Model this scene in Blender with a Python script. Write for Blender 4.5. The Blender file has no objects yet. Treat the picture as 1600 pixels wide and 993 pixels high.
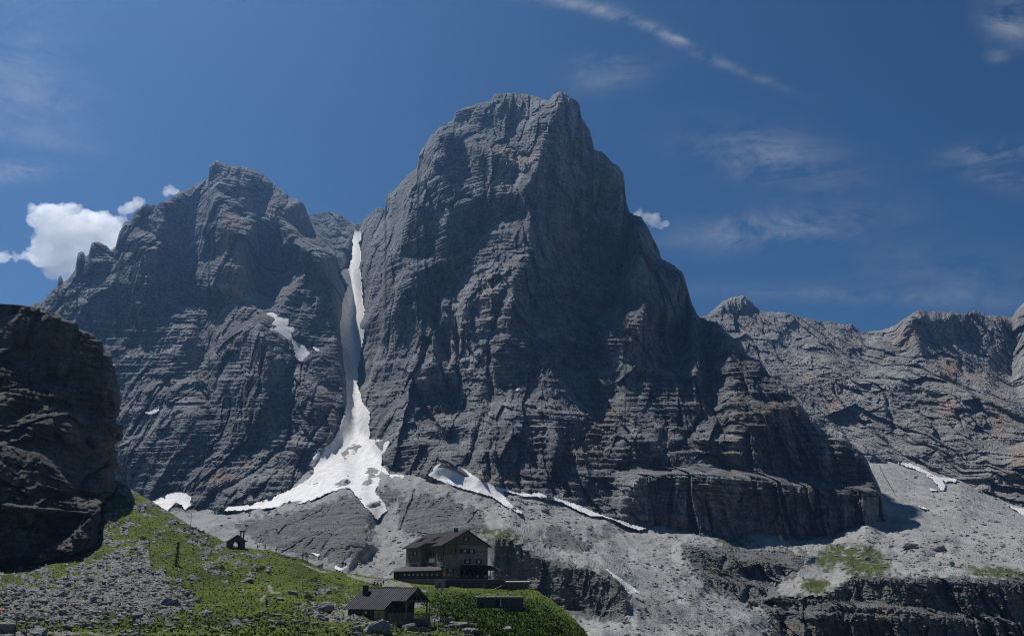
import bpy, bmesh, math, random
import numpy as np
from mathutils import Vector, Matrix
from mathutils.geometry import delaunay_2d_cdt

# ------------------------------------------------------------------ camera
F, CX, CY, PITCH = 1386.0, 800.0, 496.5, math.radians(17)
SP, CP = math.sin(PITCH), math.cos(PITCH)
scene = bpy.context.scene
COL = scene.collection
cam = bpy.data.cameras.new("camera"); cam_ob = bpy.data.objects.new("camera", cam); COL.objects.link(cam_ob)
cam.sensor_width = 36; cam.lens = 36 * F / 1600.0; cam.clip_end = 60000; cam.clip_start = 0.5
cam_ob.rotation_euler = (math.radians(90) + PITCH, 0, 0)
scene.camera = cam_ob

def unproj(px, py, D):
    u = (np.asarray(px, dtype=np.float64) - CX) / F
    v = (CY - np.asarray(py, dtype=np.float64)) / F
    dy = CP - v * SP
    dz = SP + v * CP
    return np.stack([u / dy * D, np.broadcast_to(D, u.shape) * 1.0, dz / dy * D], -1)

# ------------------------------------------------------------------ noise
_rs = np.random.RandomState(7)
_perm = np.concatenate([_rs.permutation(256)] * 3).astype(np.int32)
_g = _rs.normal(size=(256, 3)); _g /= np.linalg.norm(_g, axis=1)[:, None]; _g = _g.astype(np.float32)
def noise3(x, y, z):
    x = np.asarray(x, np.float32); y = np.asarray(y, np.float32); z = np.asarray(z, np.float32)
    xi = np.floor(x); yi = np.floor(y); zi = np.floor(z)
    xf, yf, zf = x - xi, y - yi, z - zi
    X = xi.astype(np.int32) & 255; Y = yi.astype(np.int32) & 255; Z = zi.astype(np.int32) & 255
    u = xf * xf * xf * (xf * (xf * 6 - 15) + 10); v = yf * yf * yf * (yf * (yf * 6 - 15) + 10); w = zf * zf * zf * (zf * (zf * 6 - 15) + 10)
    def gr(i, j, k):
        g = _g[_perm[_perm[_perm[X + i] + Y + j] + Z + k]]
        return g[..., 0] * (xf - i) + g[..., 1] * (yf - j) + g[..., 2] * (zf - k)
    a = gr(0,0,0); b = gr(1,0,0); r00 = a + u * (b - a)
    a = gr(0,1,0); b = gr(1,1,0); r10 = a + u * (b - a)
    a = gr(0,0,1); b = gr(1,0,1); r01 = a + u * (b - a)
    a = gr(0,1,1); b = gr(1,1,1); r11 = a + u * (b - a)
    r0 = r00 + v * (r10 - r00); r1 = r01 + v * (r11 - r01)
    return (r0 + w * (r1 - r0)) * 1.5
def fbm(x, y, z, o=4, gain=.5):
    s = 0; a = 1.0; f = 1.0
    for i in range(o):
        s = s + a * noise3(x * f + 17.3 * i, y * f - 9.1 * i, z * f + 5.7 * i); a *= gain; f *= 2.03
    return s
def billow(x, y, z, o=4, gain=.5):
    s = 0; a = 1.0; f = 1.0
    for i in range(o):
        s = s + a * np.abs(noise3(x * f + 11.3 * i, y * f - 3.1 * i, z * f + 8.7 * i)); a *= gain; f *= 2.07
    return s
def hash2(i, j, k):
    n = (i.astype(np.int64) * 374761393 + j.astype(np.int64) * 668265263 + k * 1274126177) & 0xffffffff
    n = ((n ^ (n >> 13)) * 1274126177) & 0xffffffff
    return ((n ^ (n >> 16)) & 0xffff).astype(np.float32) / 65535.0
def facets(u, v, seed, tilt=1.0):
    """broken rock: every irregular cell is a plane with its own tilt and set-back (about -0.5..0.5)"""
    u = np.asarray(u, np.float32); v = np.asarray(v, np.float32)
    ui = np.floor(u).astype(np.int32); vi = np.floor(v).astype(np.int32)
    best = np.full(u.shape, 1e9, np.float32); out = np.zeros(u.shape, np.float32)
    for di in (-1, 0, 1):
        for dj in (-1, 0, 1):
            a, b = ui + di, vi + dj
            cx = a + hash2(a, b, seed); cy = b + hash2(a, b, seed + 7)
            du, dv = u - cx, v - cy; d = du * du + dv * dv
            val = (hash2(a, b, seed + 13) - .5) * .7 + tilt * ((hash2(a, b, seed + 19) - .5) * 1.5 * du + (hash2(a, b, seed + 23) - .25) * 1.1 * dv)
            m = d < best; best = np.where(m, d, best); out = np.where(m, val, out)
    return out
def sstep(a, b, x):
    t = np.clip((x - a) / (b - a), 0, 1); return t * t * (3 - 2 * t)

# ------------------------------------------------------------------ depth maps from surveyed points
GX0, GX1, GY0, GY1, GS = -200, 1800, 60, 1300, 2
_gx = np.arange(GX0, GX1 + 1, GS, dtype=np.float64); _gy = np.arange(GY0, GY1 + 1, GS, dtype=np.float64)
def blur(a, s):
    if s <= 0: return a
    r = int(3 * s) + 1; k = np.exp(-0.5 * (np.arange(-r, r + 1) / s) ** 2); k /= k.sum()
    for ax in (0, 1):
        p = np.pad(a, [(r, r) if i == ax else (0, 0) for i in (0, 1)], mode='edge')
        a = sum(k[j] * (p[j:j + a.shape[0], :] if ax == 0 else p[:, j:j + a.shape[1]]) for j in range(2 * r + 1))
    return a
def tri_map(pts, lines=(), soft=3.0):
    """pts: (px,py,value); lines: lists of such points joined by edges -> raster over the survey grid"""
    allp = list(pts); edges = []
    for ln in lines:
        i0 = len(allp); allp += list(ln); edges += [(i0 + i, i0 + i + 1) for i in range(len(ln) - 1)]
    v = [Vector((p[0], p[1])) for p in allp]
    vo, eo, fo, ov, oe, of = delaunay_2d_cdt(v, edges, [], 0, 0.01)
    vals = []
    vo = [(q.x, q.y) for q in vo]
    A = np.array([(p[0], p[1]) for p in allp]); Z = np.array([p[2] for p in allp], float)
    for i, q in enumerate(vo):
        if ov[i]: vals.append(Z[ov[i][0]])
        else:
            d = ((A - q) ** 2).sum(1); k = np.argsort(d)[:2]; w = 1 / (d[k] + 1e-6); vals.append((Z[k] * w).sum() / w.sum())
    out = np.full((len(_gy), len(_gx)), np.nan)
    for t in fo:
        (x0, y0), (x1, y1), (x2, y2) = (vo[j] for j in t); z0, z1, z2 = (vals[j] for j in t)
        i0 = max(0, int((min(x0, x1, x2) - GX0) // GS)); i1 = min(len(_gx) - 1, int((max(x0, x1, x2) - GX0) // GS) + 1)
        j0 = max(0, int((min(y0, y1, y2) - GY0) // GS)); j1 = min(len(_gy) - 1, int((max(y0, y1, y2) - GY0) // GS) + 1)
        det = (y1 - y2) * (x0 - x2) + (x2 - x1) * (y0 - y2)
        if abs(det) < 1e-9 or i1 < i0 or j1 < j0: continue
        X, Y = np.meshgrid(_gx[i0:i1 + 1], _gy[j0:j1 + 1])
        l0 = ((y1 - y2) * (X - x2) + (x2 - x1) * (Y - y2)) / det; l1 = ((y2 - y0) * (X - x2) + (x0 - x2) * (Y - y2)) / det
        l2 = 1 - l0 - l1; m = (l0 > -1e-6) & (l1 > -1e-6) & (l2 > -1e-6)
        sub = out[j0:j1 + 1, i0:i1 + 1]; sub[m] = (l0 * z0 + l1 * z1 + l2 * z2)[m]
    # fill outside the hull from the nearest column / row value
    for axis in (1, 0):
        o = out if axis == 1 else out.T
        for r in range(o.shape[0]):
            row = o[r]; ok = ~np.isnan(row)
            if ok.any() and not ok.all(): o[r] = np.interp(np.arange(len(row)), np.flatnonzero(ok), row[ok])
    return blur(out, soft / GS)
def sample(m, px, py):
    fx = np.clip((np.asarray(px, float) - GX0) / GS, 0, len(_gx) - 1.001); fy = np.clip((np.asarray(py, float) - GY0) / GS, 0, len(_gy) - 1.001)
    i = fx.astype(int); j = fy.astype(int); a = fx - i; b = fy - j
    return (m[j, i] * (1 - a) + m[j, i + 1] * a) * (1 - b) + (m[j + 1, i] * (1 - a) + m[j + 1, i + 1] * a) * b
def line(pts):
    a = np.array(pts, float); return lambda x: np.interp(x, a[:, 0], a[:, 1])
def poly_mask(poly, px, py):
    """signed-ish inside test (vectorised)"""
    px = np.asarray(px, float); py = np.asarray(py, float); ins = np.zeros(px.shape, bool)
    n = len(poly)
    for i in range(n):
        x0, y0 = poly[i]; x1, y1 = poly[(i + 1) % n]
        c = ((y0 > py) != (y1 > py)) & (px < (x1 - x0) * (py - y0) / (y1 - y0 + 1e-12) + x0)
        ins ^= c
    return ins
def region_map(polys, soft):
    X, Y = np.meshgrid(_gx, _gy); m = np.zeros(X.shape)
    for p in polys: m = np.maximum(m, poly_mask(p, X, Y).astype(float))
    return blur(m, soft / GS)
def spots_map(spots):
    """spots: (px,py,rx,ry,angle_deg,strength)"""
    X, Y = np.meshgrid(_gx, _gy); m = np.zeros(X.shape)
    for (x, y, rx, ry, a, s) in spots:
        c, sn = math.cos(math.radians(a)), math.sin(math.radians(a))
        u = ((X - x) * c + (Y - y) * sn) / rx; v = (-(X - x) * sn + (Y - y) * c) / ry
        m = np.maximum(m, s * np.exp(-(u * u + v * v)))
    return m

# ------------------------------------------------------------------ mesh helpers
def mesh_grid(name, V, mat, attrs=None, smooth=True):
    """V: (rows, cols, 3)"""
    R, C_ = V.shape[:2]
    me = bpy.data.meshes.new(name)
    idx = np.arange(R * C_).reshape(R, C_)
    q = np.stack([idx[:-1, :-1], idx[1:, :-1], idx[1:, 1:], idx[:-1, 1:]], -1).reshape(-1, 4)
    me.vertices.add(R * C_); me.vertices.foreach_set("co", V.reshape(-1).astype(np.float32))
    me.loops.add(q.size); me.loops.foreach_set("vertex_index", q.reshape(-1).astype(np.int32))
    me.polygons.add(len(q)); me.polygons.foreach_set("loop_start", (np.arange(len(q)) * 4).astype(np.int32))
    me.polygons.foreach_set("loop_total", np.full(len(q), 4, np.int32))
    me.polygons.foreach_set("use_smooth", np.full(len(q), smooth, bool))
    me.update(calc_edges=True)
    for k, a in (attrs or {}).items():
        at = me.attributes.new(k, 'FLOAT', 'POINT'); at.data.foreach_set("value", np.ascontiguousarray(a, np.float32).reshape(-1))
    me.materials.append(mat)
    ob = bpy.data.objects.new(name, me); COL.objects.link(ob)
    return ob
def mesh_polys(name, V, polys, mat, parent=None, smooth=False, attrs=None):
    me = bpy.data.meshes.new(name); me.from_pydata([tuple(map(float, v)) for v in V], [], [tuple(int(i) for i in p) for p in polys]); me.update()
    if smooth: me.polygons.foreach_set("use_smooth", [True] * len(me.polygons))
    for k, a in (attrs or {}).items():
        at = me.attributes.new(k, 'FLOAT', 'POINT'); at.data.foreach_set("value", np.asarray(a, np.float32))
    me.materials.append(mat)
    ob = bpy.data.objects.new(name, me); COL.objects.link(ob); ob.parent = parent
    return ob
def mesh_big(name, V, T, mat, smooth=True, attrs=None):
    """V (n,3), T (m,3) triangles, numpy"""
    me = bpy.data.meshes.new(name)
    me.vertices.add(len(V)); me.vertices.foreach_set("co", np.ascontiguousarray(V, np.float32).reshape(-1))
    me.loops.add(T.size); me.loops.foreach_set("vertex_index", np.ascontiguousarray(T, np.int32).reshape(-1))
    me.polygons.add(len(T)); me.polygons.foreach_set("loop_start", (np.arange(len(T)) * 3).astype(np.int32))
    me.polygons.foreach_set("loop_total", np.full(len(T), 3, np.int32))
    me.polygons.foreach_set("use_smooth", np.full(len(T), smooth, bool))
    me.update(calc_edges=True)
    for k, a in (attrs or {}).items():
        at = me.attributes.new(k, 'FLOAT', 'POINT'); at.data.foreach_set("value", np.ascontiguousarray(a, np.float32).reshape(-1))
    me.materials.append(mat)
    ob = bpy.data.objects.new(name, me); COL.objects.link(ob)
    return ob
def tag(o, label=None, cat=None, group=None, kind=None):
    if label: o['label'] = label
    if cat: o['category'] = cat
    if group: o['group'] = group
    if kind: o['kind'] = kind
    return o

# ------------------------------------------------------------------ materials
class NT:
    def __init__(s, name, disp=False):
        s.m = bpy.data.materials.new(name); s.m.use_nodes = True; s.t = s.m.node_tree; s.t.nodes.clear()
        s.out = s.t.nodes.new('ShaderNodeOutputMaterial')
    def n(s, typ, ins=None, **kw):
        nd = s.t.nodes.new('ShaderNode' + typ)
        for k, v in kw.items(): setattr(nd, k, v)
        for k, v in (ins or {}).items():
            sock = nd.inputs[k]
            if hasattr(v, 'is_output') or isinstance(v, bpy.types.NodeSocket): s.t.links.new(v, sock)
            else: sock.default_value = v
        return nd
    def math(s, op, a, b=None, clamp=False):
        nd = s.t.nodes.new('ShaderNodeMath'); nd.operation = op; nd.use_clamp = clamp
        for i, v in enumerate((a, b)):
            if v is None: continue
            if isinstance(v, bpy.types.NodeSocket): s.t.links.new(v, nd.inputs[i])
            else: nd.inputs[i].default_value = v
        return nd.outputs[0]
    def mix(s, f, a, b, typ='MIX'):
        nd = s.t.nodes.new('ShaderNodeMix'); nd.data_type = 'RGBA'; nd.blend_type = typ
        for i, v in ((0, f), (6, a), (7, b)):
            if isinstance(v, bpy.types.NodeSocket): s.t.links.new(v, nd.inputs[i])
            else: nd.inputs[i].default_value = v if i == 0 else (*v, 1)
        return nd.outputs[2]
    def ramp(s, f, stops):
        nd = s.t.nodes.new('ShaderNodeValToRGB'); s.t.links.new(f, nd.inputs[0])
        el = nd.color_ramp.elements
        while len(el) < len(stops): el.new(0.5)
        for e, (p, c) in zip(el, stops): e.position = p; e.color = (*c, 1) if len(c) == 3 else c
        return nd.outputs[0]
    def rng(s, f, a, b, c=0.0, d=1.0):
        nd = s.t.nodes.new('ShaderNodeMapRange'); s.t.links.new(f, nd.inputs[0])
        for i, v in ((1, a), (2, b), (3, c), (4, d)): nd.inputs[i].default_value = v
        return nd.outputs[0]
    def coords(s, scale=(1, 1, 1)):
        tc = s.n('TexCoord'); mp = s.n('Mapping', {'Vector': tc.outputs['Object'], 'Scale': scale}); return mp.outputs[0]
    def noise(s, vec, scale, det=4, rough=.55, dist=0):
        return s.n('TexNoise', {'Vector': vec, 'Scale': scale, 'Detail': det, 'Roughness': rough, 'Distortion': dist}).outputs[0]
    def attr(s, name): return s.n('Attribute', attribute_name=name).outputs['Fac']
    def bump(s, h, strength, dist, normal=None):
        ins = {'Height': h, 'Strength': strength, 'Distance': dist}
        if normal: ins['Normal'] = normal
        return s.n('Bump', ins).outputs[0]
    def finish(s, col, rough=.9, normal=None, spec=.2, metal=0.0):
        b = s.n('BsdfPrincipled', {'Roughness': rough, 'Metallic': metal, 'Specular IOR Level': spec})
        if isinstance(col, bpy.types.NodeSocket): s.t.links.new(col, b.inputs['Base Color'])
        else: b.inputs['Base Color'].default_value = (*col, 1)
        if normal: s.t.links.new(normal, b.inputs['Normal'])
        s.t.links.new(b.outputs[0], s.out.inputs[0]); return s.m

def rock_material(name, base=(.20, .20, .203), light=(.36, .36, .358), dark=(.08, .082, .088), px=1.4, grass=False, bump=1.0):
    """px: size in metres of the finest visible detail"""
    n = NT(name)
    iso = n.coords(); tall = n.coords((1, 1, .16)); flat = n.coords((.12, .12, 1))
    big = n.noise(iso, .006, 4, .6); med = n.noise(iso, .035, 5, .65)
    strk = n.noise(tall, .09 / px, 5, .65, .6); strat = n.noise(flat, .16 / px, 4, .7, .3)
    fine = n.noise(iso, .22 / px, 6, .75)
    tone = n.math('ADD', n.math('MULTIPLY', n.math('ADD', n.math('MULTIPLY', med, .5), n.math('MULTIPLY', big, .5)), .5),
                  n.math('ADD', n.math('MULTIPLY', strk, .2), n.math('ADD', n.math('MULTIPLY', strat, .15), n.math('MULTIPLY', fine, .15))))
    col = n.ramp(tone, [(.42, dark), (.495, base), (.57, light)])
    # dark water streaks, thin bedding joints and pale fresh scars
    wet = n.rng(n.noise(n.coords((1, 1, .07)), .16 / px, 5, .75, .3), .56, .66); patch = n.rng(n.noise(iso, .012 / px, 3, .6), .42, .6)
    col = n.mix(n.math('MULTIPLY', n.math('MULTIPLY', wet, patch), .75), col, tuple(c * .55 for c in dark))
    joint = n.rng(n.math('ABSOLUTE', n.math('SUBTRACT', n.noise(n.coords((.05, .05, 1)), .34 / px, 3, .7, .15), .5)), .0, .022, .65, 0); col = n.mix(joint, col, tuple(c * .6 for c in dark))
    cleft = n.rng(n.math('ABSOLUTE', n.math('SUBTRACT', n.noise(n.coords((1, 1, .12)), .10 / px, 4, .65, .5), .5)), .0, .016, .7, 0); col = n.mix(cleft, col, tuple(c * .5 for c in dark))
    scar = n.math('MULTIPLY', n.rng(n.noise(iso, .028 / px, 6, .8, .8), .60, .66), .5); col = n.mix(scar, col, light)
    och = n.math('MULTIPLY', n.attr('ochre'), n.rng(n.noise(tall, .05 / px, 5, .7, 1.0), .30, .44), True)
    ochc = n.mix(n.rng(fine, .4, .6), (.33, .20, .12), (.48, .32, .21))
    col = n.mix(och, col, ochc)
    if grass:
        g = n.math('MULTIPLY', n.attr('grass'), n.rng(n.noise(iso, .25 / px, 5, .7), .40, .52), True)
        gc = n.mix(n.noise(iso, .12 / px, 4), (.030, .042, .014), (.075, .095, .03))
        col = n.mix(g, col, gc)
    h = n.math('ADD', n.math('ADD', n.math('MULTIPLY', n.noise(n.coords((1, 1, .35)), .11 / px, 8, .72, .4), 1.0),
               n.math('MULTIPLY', strat, .35)), n.math('MULTIPLY', n.noise(tall, .25 / px, 4, .7), .35))
    nm = n.bump(h, min(1, .9 * bump), 4.5 * px * max(1, bump))
    return n.finish(col, .95, nm, .1)

# ================================================================== MOUNTAINS
SNOW = [
 [(556,350),(561,350),(563,365),(564,372),(560,380),(564,395),(563,420),(565,445),(567,475),(573,510),(569,520),(565,545),(558,580),(558,600),(567,630),(578,645),(576,660),(577,686),(592,687),(609,690),(606,700),(596,712),(596,726),(610,741),(633,742),(628,751),(604,753),(590,758),(586,768),(600,785),(605,799),(597,804),(590,812),(578,799),(566,786),(556,772),(546,762),(534,764),(515,768),(490,780),(466,787),(440,791),(400,795),(376,797),(349,798),(356,792),(384,789),(418,781),(450,767),(478,751),(492,738),(488,728),(490,714),(505,700),(521,688),(533,664),(540,640),(541,610),(540,580),(527,562),(525,556),(536,550),(530,520),(528,480),(538,462),(545,446),(534,430),(533,422),(547,420),(551,400),(551,380),(554,366)],
 [(236,784),(252,776),(262,772),(275,769),(290,771),(297,776),(297,790),(290,796),(285,790),(276,784),(262,797),(250,793)],
 [(664,740),(680,728),(697,720),(710,728),(728,734),(745,746),(766,757),(790,764),(812,771),(842,770),(870,778),(890,785),(910,791),(935,803),(965,812),(990,820),(1012,825),(1000,828),(978,821),(960,812),(940,806),(925,806),(905,798),(880,785),(850,776),(820,775),(800,770),(785,766),(790,778),(800,788),(820,803),(808,800),(790,790),(768,775),(742,768),(720,762),(690,752)],
 [(404,488),(425,488),(450,497),(451,508),(430,508),(413,503),(401,496)],[(419,508),(445,509),(468,513),(455,521),(457,534),(438,525),(424,518)],[(455,530),(468,537),(476,541),(487,556),(482,565),(465,563),(460,546)],[(378,518),(402,506),(424,514),(414,521),(394,522)],
 [(488,542),(500,546),(520,552),(532,553),(528,558),(508,553),(492,548)],[(324,441),(332,441),(338,444),(336,447),(326,444)],
 [(502,455),(512,462),(510,466)],[(808,606),(826,604),(820,609),(806,610)],[(226,645),(240,641),(250,638),(246,644),(234,648)],
 [(1402,723),(1424,725),(1446,735),(1466,745),(1498,748),(1494,753),(1472,751),(1476,757),(1476,765),(1470,765),(1460,750),(1446,740),(1424,731)],[(1348,713),(1362,712),(1360,719),(1352,717)],[(1448,760),(1460,763),(1466,766),(1456,766)],[(1434,790),(1446,793),(1452,796),(1442,795)],
 [(1572,788),(1584,792),(1604,796),(1620,800),(1620,815),(1604,808),(1590,798)],
 [(946,887),(960,897),(975,906),(990,917),(1003,930),(996,934),(982,926),(974,915),(962,906),(952,896)],[(512,876),(524,884),(534,888),(545,882),(552,880),(536,892),(524,889)],[(484,862),(500,866),(498,870)],
]
SNOWREG = region_map(SNOW, 2.5)
SIL_MAIN = [(-150,640),(-60,560),(0,520),(52,475),(65,470),(78,457),(89,447),(92,431),(96,432),(99,440),(106,437),(119,420),(121,396),(126,393),(130,393),(133,400),(138,398),(143,380),(150,377),(157,379),(167,384),(173,391),(180,386),(186,364),(195,346),(204,345),(212,330),(223,321),(243,320),(260,312),(282,299),(295,295),(325,277),(328,257),(340,252),(353,257),(377,261),(394,264),(411,273),(433,291),(455,308),(472,316),(476,321),(482,337),(498,333),(515,330),(533,336),(546,345),(557,351),(563,347),(572,338),(580,332),(591,323),(597,324),(601,330),(604,305),(621,293),(639,271),(651,263),(655,241),(673,213),(689,197),(708,188),(712,174),(733,166),(768,156),(772,147),(794,145),(826,147),(846,154),(858,157),(864,148),(871,144),(878,143),(893,152),(901,158),(906,166),(909,186),(921,203),(927,227),(929,234),(947,243),(967,261),(974,274),(976,290),(978,315),(984,333),(996,336),(1003,340),(1009,352),(1015,362),(1030,390),(1033,402),(1052,414),(1066,425),(1070,434),(1078,466),(1090,492),(1100,497),(1121,503),(1138,522),(1159,536),(1167,553),(1188,564),(1201,583),(1222,600),(1239,617),(1252,634),(1273,655),(1283,668),(1320,680),(1336,697),(1351,714),(1358,726),(1366,744),(1377,769),(1383,799),(1388,822)]
SIL_D = line([(-150,1500),(65,1500),(92,1520),(145,1560),(180,1600),(204,1620),(243,1650),(295,1740),(340,1770),(394,1800),(433,1840),(474,1870),(482,2000),(515,2150),(546,2180),(563,2140),(590,1900),(602,1840),(621,1710),(655,1640),(689,1610),(770,1600),(826,1560),(860,1500),(893,1490),(909,1510),(927,1500),(967,1530),(983,1490),(1003,1500),(1030,1430),(1052,1350),(1078,1310),(1092,1270),(1121,1215),(1159,1165),(1188,1120),(1222,1075),(1252,1030),(1281,1020),(1320,1008),(1353,1000),(1366,990),(1388,965)])
BASE = [(-150,820),(190,800),(240,783),(300,792),(330,793),(350,797),(420,778),(450,764),(490,727),(540,695),(570,690),(592,692),(604,722),(640,738),(664,740),(700,722),(740,747),(790,768),(850,770),(900,791),(960,806),(1010,823),(1080,827),(1180,836),(1250,849),(1300,838),(1340,826),(1388,822)]
BASE_D = line([(-150,1300),(190,1120),(240,1060),(300,1030),(330,1015),(350,1005),(420,1000),(450,1020),(490,1070),(540,1170),(570,1180),(592,1110),(604,1050),(640,985),(664,960),(700,935),(740,920),(790,905),(850,900),(900,895),(960,885),(1010,880),(1080,875),(1180,888),(1250,900),(1300,915),(1388,955)])
base_y = line(BASE)
mp = [(x, y, float(SIL_D(x))) for x, y in SIL_MAIN]
mp += [(x, y - 40, float(SIL_D(x)) * 1.02) for x, y in SIL_MAIN[::2]]
mp += [(x, y, float(BASE_D(x))) for x, y in BASE] + [(x, y + 60, float(BASE_D(x)) - 5) for x, y in BASE]
mp += [  # left massif
 (120,470,1470),(170,450,1510),(185,520,1430),(230,400,1530),(262,380,1610),(297,330,1710),(285,400,1630),(310,480,1530),
 (336,300,1690),(345,330,1620),(355,350,1570),(375,380,1535),(385,460,1470),(398,300,1760),(405,340,1700),(415,400,1690),(425,450,1600),
 (440,340,1740),(452,400,1700),(465,380,1660),(470,440,1590),(480,420,1620),(500,400,1650),(508,450,1590),(521,450,1580),(525,500,1510),(528,530,1450),
 (330,445,1480),(300,520,1400),(220,500,1430),(350,540,1330),(200,600,1300),(250,620,1250),
 (400,488,1400),(430,495,1410),(455,515,1400),(475,545,1370),(405,505,1320),(412,530,1280),(420,560,1250),(400,620,1190),(430,700,1100),
 (452,545,1330),(465,570,1300),(500,560,1340),(512,600,1290),(534,575,1360),(540,620,1290),(525,660,1200),(490,620,1210),(500,700,1110),(480,726,1085),
 (350,620,1220),(330,560,1330),(345,700,1130),(300,650,1170),(250,700,1130),(190,700,1180),(300,740,1085),(380,740,1060),(270,560,1350),
 (90,520,1430),(0,600,1450),(100,650,1300),(500,350,2030),(520,380,1950),(540,400,1900),(545,410,1890),
 # left part of the great tower
 (740,230,1490),(680,260,1520),(700,330,1420),(760,300,1430),(640,330,1500),(620,400,1470),(600,420,1520),(582,440,1580),(575,400,1720),
 (575,500,1480),(650,420,1370),(690,400,1375),(690,440,1385),(720,440,1330),(733,392,1380),(760,370,1370),(780,330,1410),(745,360,1440),(820,325,1370),
 (800,200,1530),(760,200,1550),(690,215,1570),(640,300,1560),(670,480,1300),(620,480,1350),
 (590,540,1390),(620,560,1290),(590,600,1300),(605,680,1110),(640,600,1200),(680,560,1215),(702,560,1240),(720,600,1160),(740,560,1180),(760,520,1200),
 (720,480,1260),(780,600,1120),(850,580,1120),(830,620,1080),(900,590,1150),(880,520,1190),(870,470,1280),
 (640,680,1070),(709,620,1180),(712,690,1040),(720,660,1060),(760,680,1010),(800,700,970),(850,680,1000),(870,650,1040),(885,700,1000),(872,690,965),(905,760,930),
 (930,620,1120),(940,680,1030),(950,740,960),(970,600,1120),
 # dark wall right of the summit rib
 (900,250,1470),(900,300,1440),(890,350,1420),(895,400,1390),(900,470,1330),(950,330,1480),(960,400,1440),(950,470,1350),(930,540,1240),(905,555,1200),(965,300,1490),
 # second pillar
 (990,350,1500),(1022,385,1450),(985,440,1280),(963,490,1230),(945,530,1200),(1000,500,1180),(1040,470,1240),(1045,530,1220),(1030,580,1140),(1052,480,1235),(1000,570,1130),(940,600,1120),
 (1110,640,1080),(1130,600,1110),(1150,605,1065),(1120,570,1140),(1200,640,1005),(1150,690,985),(1220,700,985),(1280,720,990),(1300,700,1000),
 (1040,660,1050),(1000,680,990),(1080,690,1010),(1105,650,1060),
]
LINES_MAIN = [
 [(985,336,1560),(979,380,1510),(970,430,1440),(957,480,1370)],[(967,264,1480),(971,300,1465),(966,345,1440)],
 [(1077,470,1345),(1067,520,1275),(1058,570,1190)],[(1066,430,1300),(1083,500,1215),(1090,560,1145),(1084,620,1085)],
 [(1097,500,1290),(1107,545,1220),(1108,600,1140)],[(1132,524,1180),(1141,570,1115),(1135,620,1060)],
 [(996,372,1345),(1001,398,1305),(1010,430,1270),(1008,480,1205)],
 [(872,165,1440),(858,190,1410),(850,215,1395),(838,262,1370),(818,300,1340),(828,350,1305),(828,395,1270),(806,435,1220),(800,500,1190),(770,560,1150),(740,640,1080)],   # summit rib
 [(715,215,1560),(722,240,1545),(735,275,1500)],
 [(297,300,1745),(290,360,1690),(292,420,1620),(312,475,1540),(320,560,1380),(335,640,1220)],            # great crack of the left massif
 [(557,353,2150),(556,400,2010),(545,430,1900),(556,470,1780),(545,520,1650),(548,570,1500),(550,620,1360),(555,660,1260),(570,690,1190)],   # gully floor
 [(1000,742,905),(1060,737,900),(1110,739,898),(1180,744,910),(1240,755,920),(1310,768,932),(1362,765,955)],      # lip of the lowest band
 [(1000,734,960),(1060,729,958),(1110,731,955),(1180,737,960),(1240,746,970),(1310,757,980),(1355,755,985)],      # back of its ledge
]
def ragged(m, a=.45, sx=14., sy=8., k=0.):
    X, Y = np.meshgrid(_gx, _gy); n = fbm(X / sx + k, Y / sy, X * 0 + k, 4, .6); return sstep(.38, .62, m + a * n * (m > .01) * (m < .99) )
def sharpen(D, k, s): return D + k * (D - blur(D, s / GS))
D_MAIN = sharpen(tri_map(mp, LINES_MAIN, 3.0), .75, 45)

def rock_relief(W, s=1.0, strat_amp=1.0, dip=(0.03, 0.0), zs=None):
    """horizontal relief (metres, positive = further back) at world points; s scales feature size"""
    x, y, z = W[..., 0] / s, W[..., 1] / s, W[..., 2] / s
    wx = fbm(x / 120, y / 400, z / 400, 4, .55); wz = fbm(x / 200 + 40, y / 200, z / 200, 2)
    X = x + 20 * wx; Z = z + 10 * wz; U = X + .08 * y
    m2 = .4 + .8 * sstep(-.3, .35, fbm(x / 190 + 8, y / 190, z / 190, 2))
    col = billow(X / 110, y / 160, Z / 500, 2, .5) * 34
    col2 = (billow(X / 40 + 9, y / 220, Z / 210, 2, .6) - .45) * 17 * m2
    cr = np.abs(noise3(X / 70 + 3, y / 300, Z / 330 + 2)); crack = -16 * np.exp(-(cr / .035) ** 2) * sstep(.4, .8, m2)
    f = facets(U / 50, Z / 165, 3) * 28 + facets(U / 21 + .2 * wz, Z / 62 + .3 * wx, 5) * 19 * m2 + facets(U / 9.5, Z / 19 + .3 * wx, 9) * 7.5 + facets(U / 4.4 + .3 * wx, Z / 5.6 + wz, 11) * 4.2
    det = billow(X / 13, y / 60, Z / 40, 3, .62) * 3.6
    tiny = fbm(x / 3.1, y / 3.1, z / 2.6, 2, .7) * 1.5
    zz = (z if zs is None else zs / s) + 2 * wz + dip[0] * x + dip[1] * y
    st = 0
    for h, a, k in ((58, .2, 0.), (19, .42, 3.3), (8.4, .95, 7.1), (4.4, 1.0, 1.7)):
        m = .14 + 1.0 * sstep(-.1, .3, noise3(x / 130 + k, y / 130, z / 60 + k))
        cell = (hash2(np.floor(U / (h * 1.3 + 5) + wx + k).astype(np.int32), np.zeros(x.shape, np.int32), 31) - .5) * .35
        hh = zz / h + cell + .3 * noise3(x / (h * 6 + 40) + k, y / (h * 6 + 40), z / (h * 5) + k); fr = hh - np.floor(hh)
        st = st + a * m * h * (sstep(.78, .98, fr) - fr)
    return s * (-(col - 16) - col2 - crack + f - (det - 2) + tiny + st * strat_amp)

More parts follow.
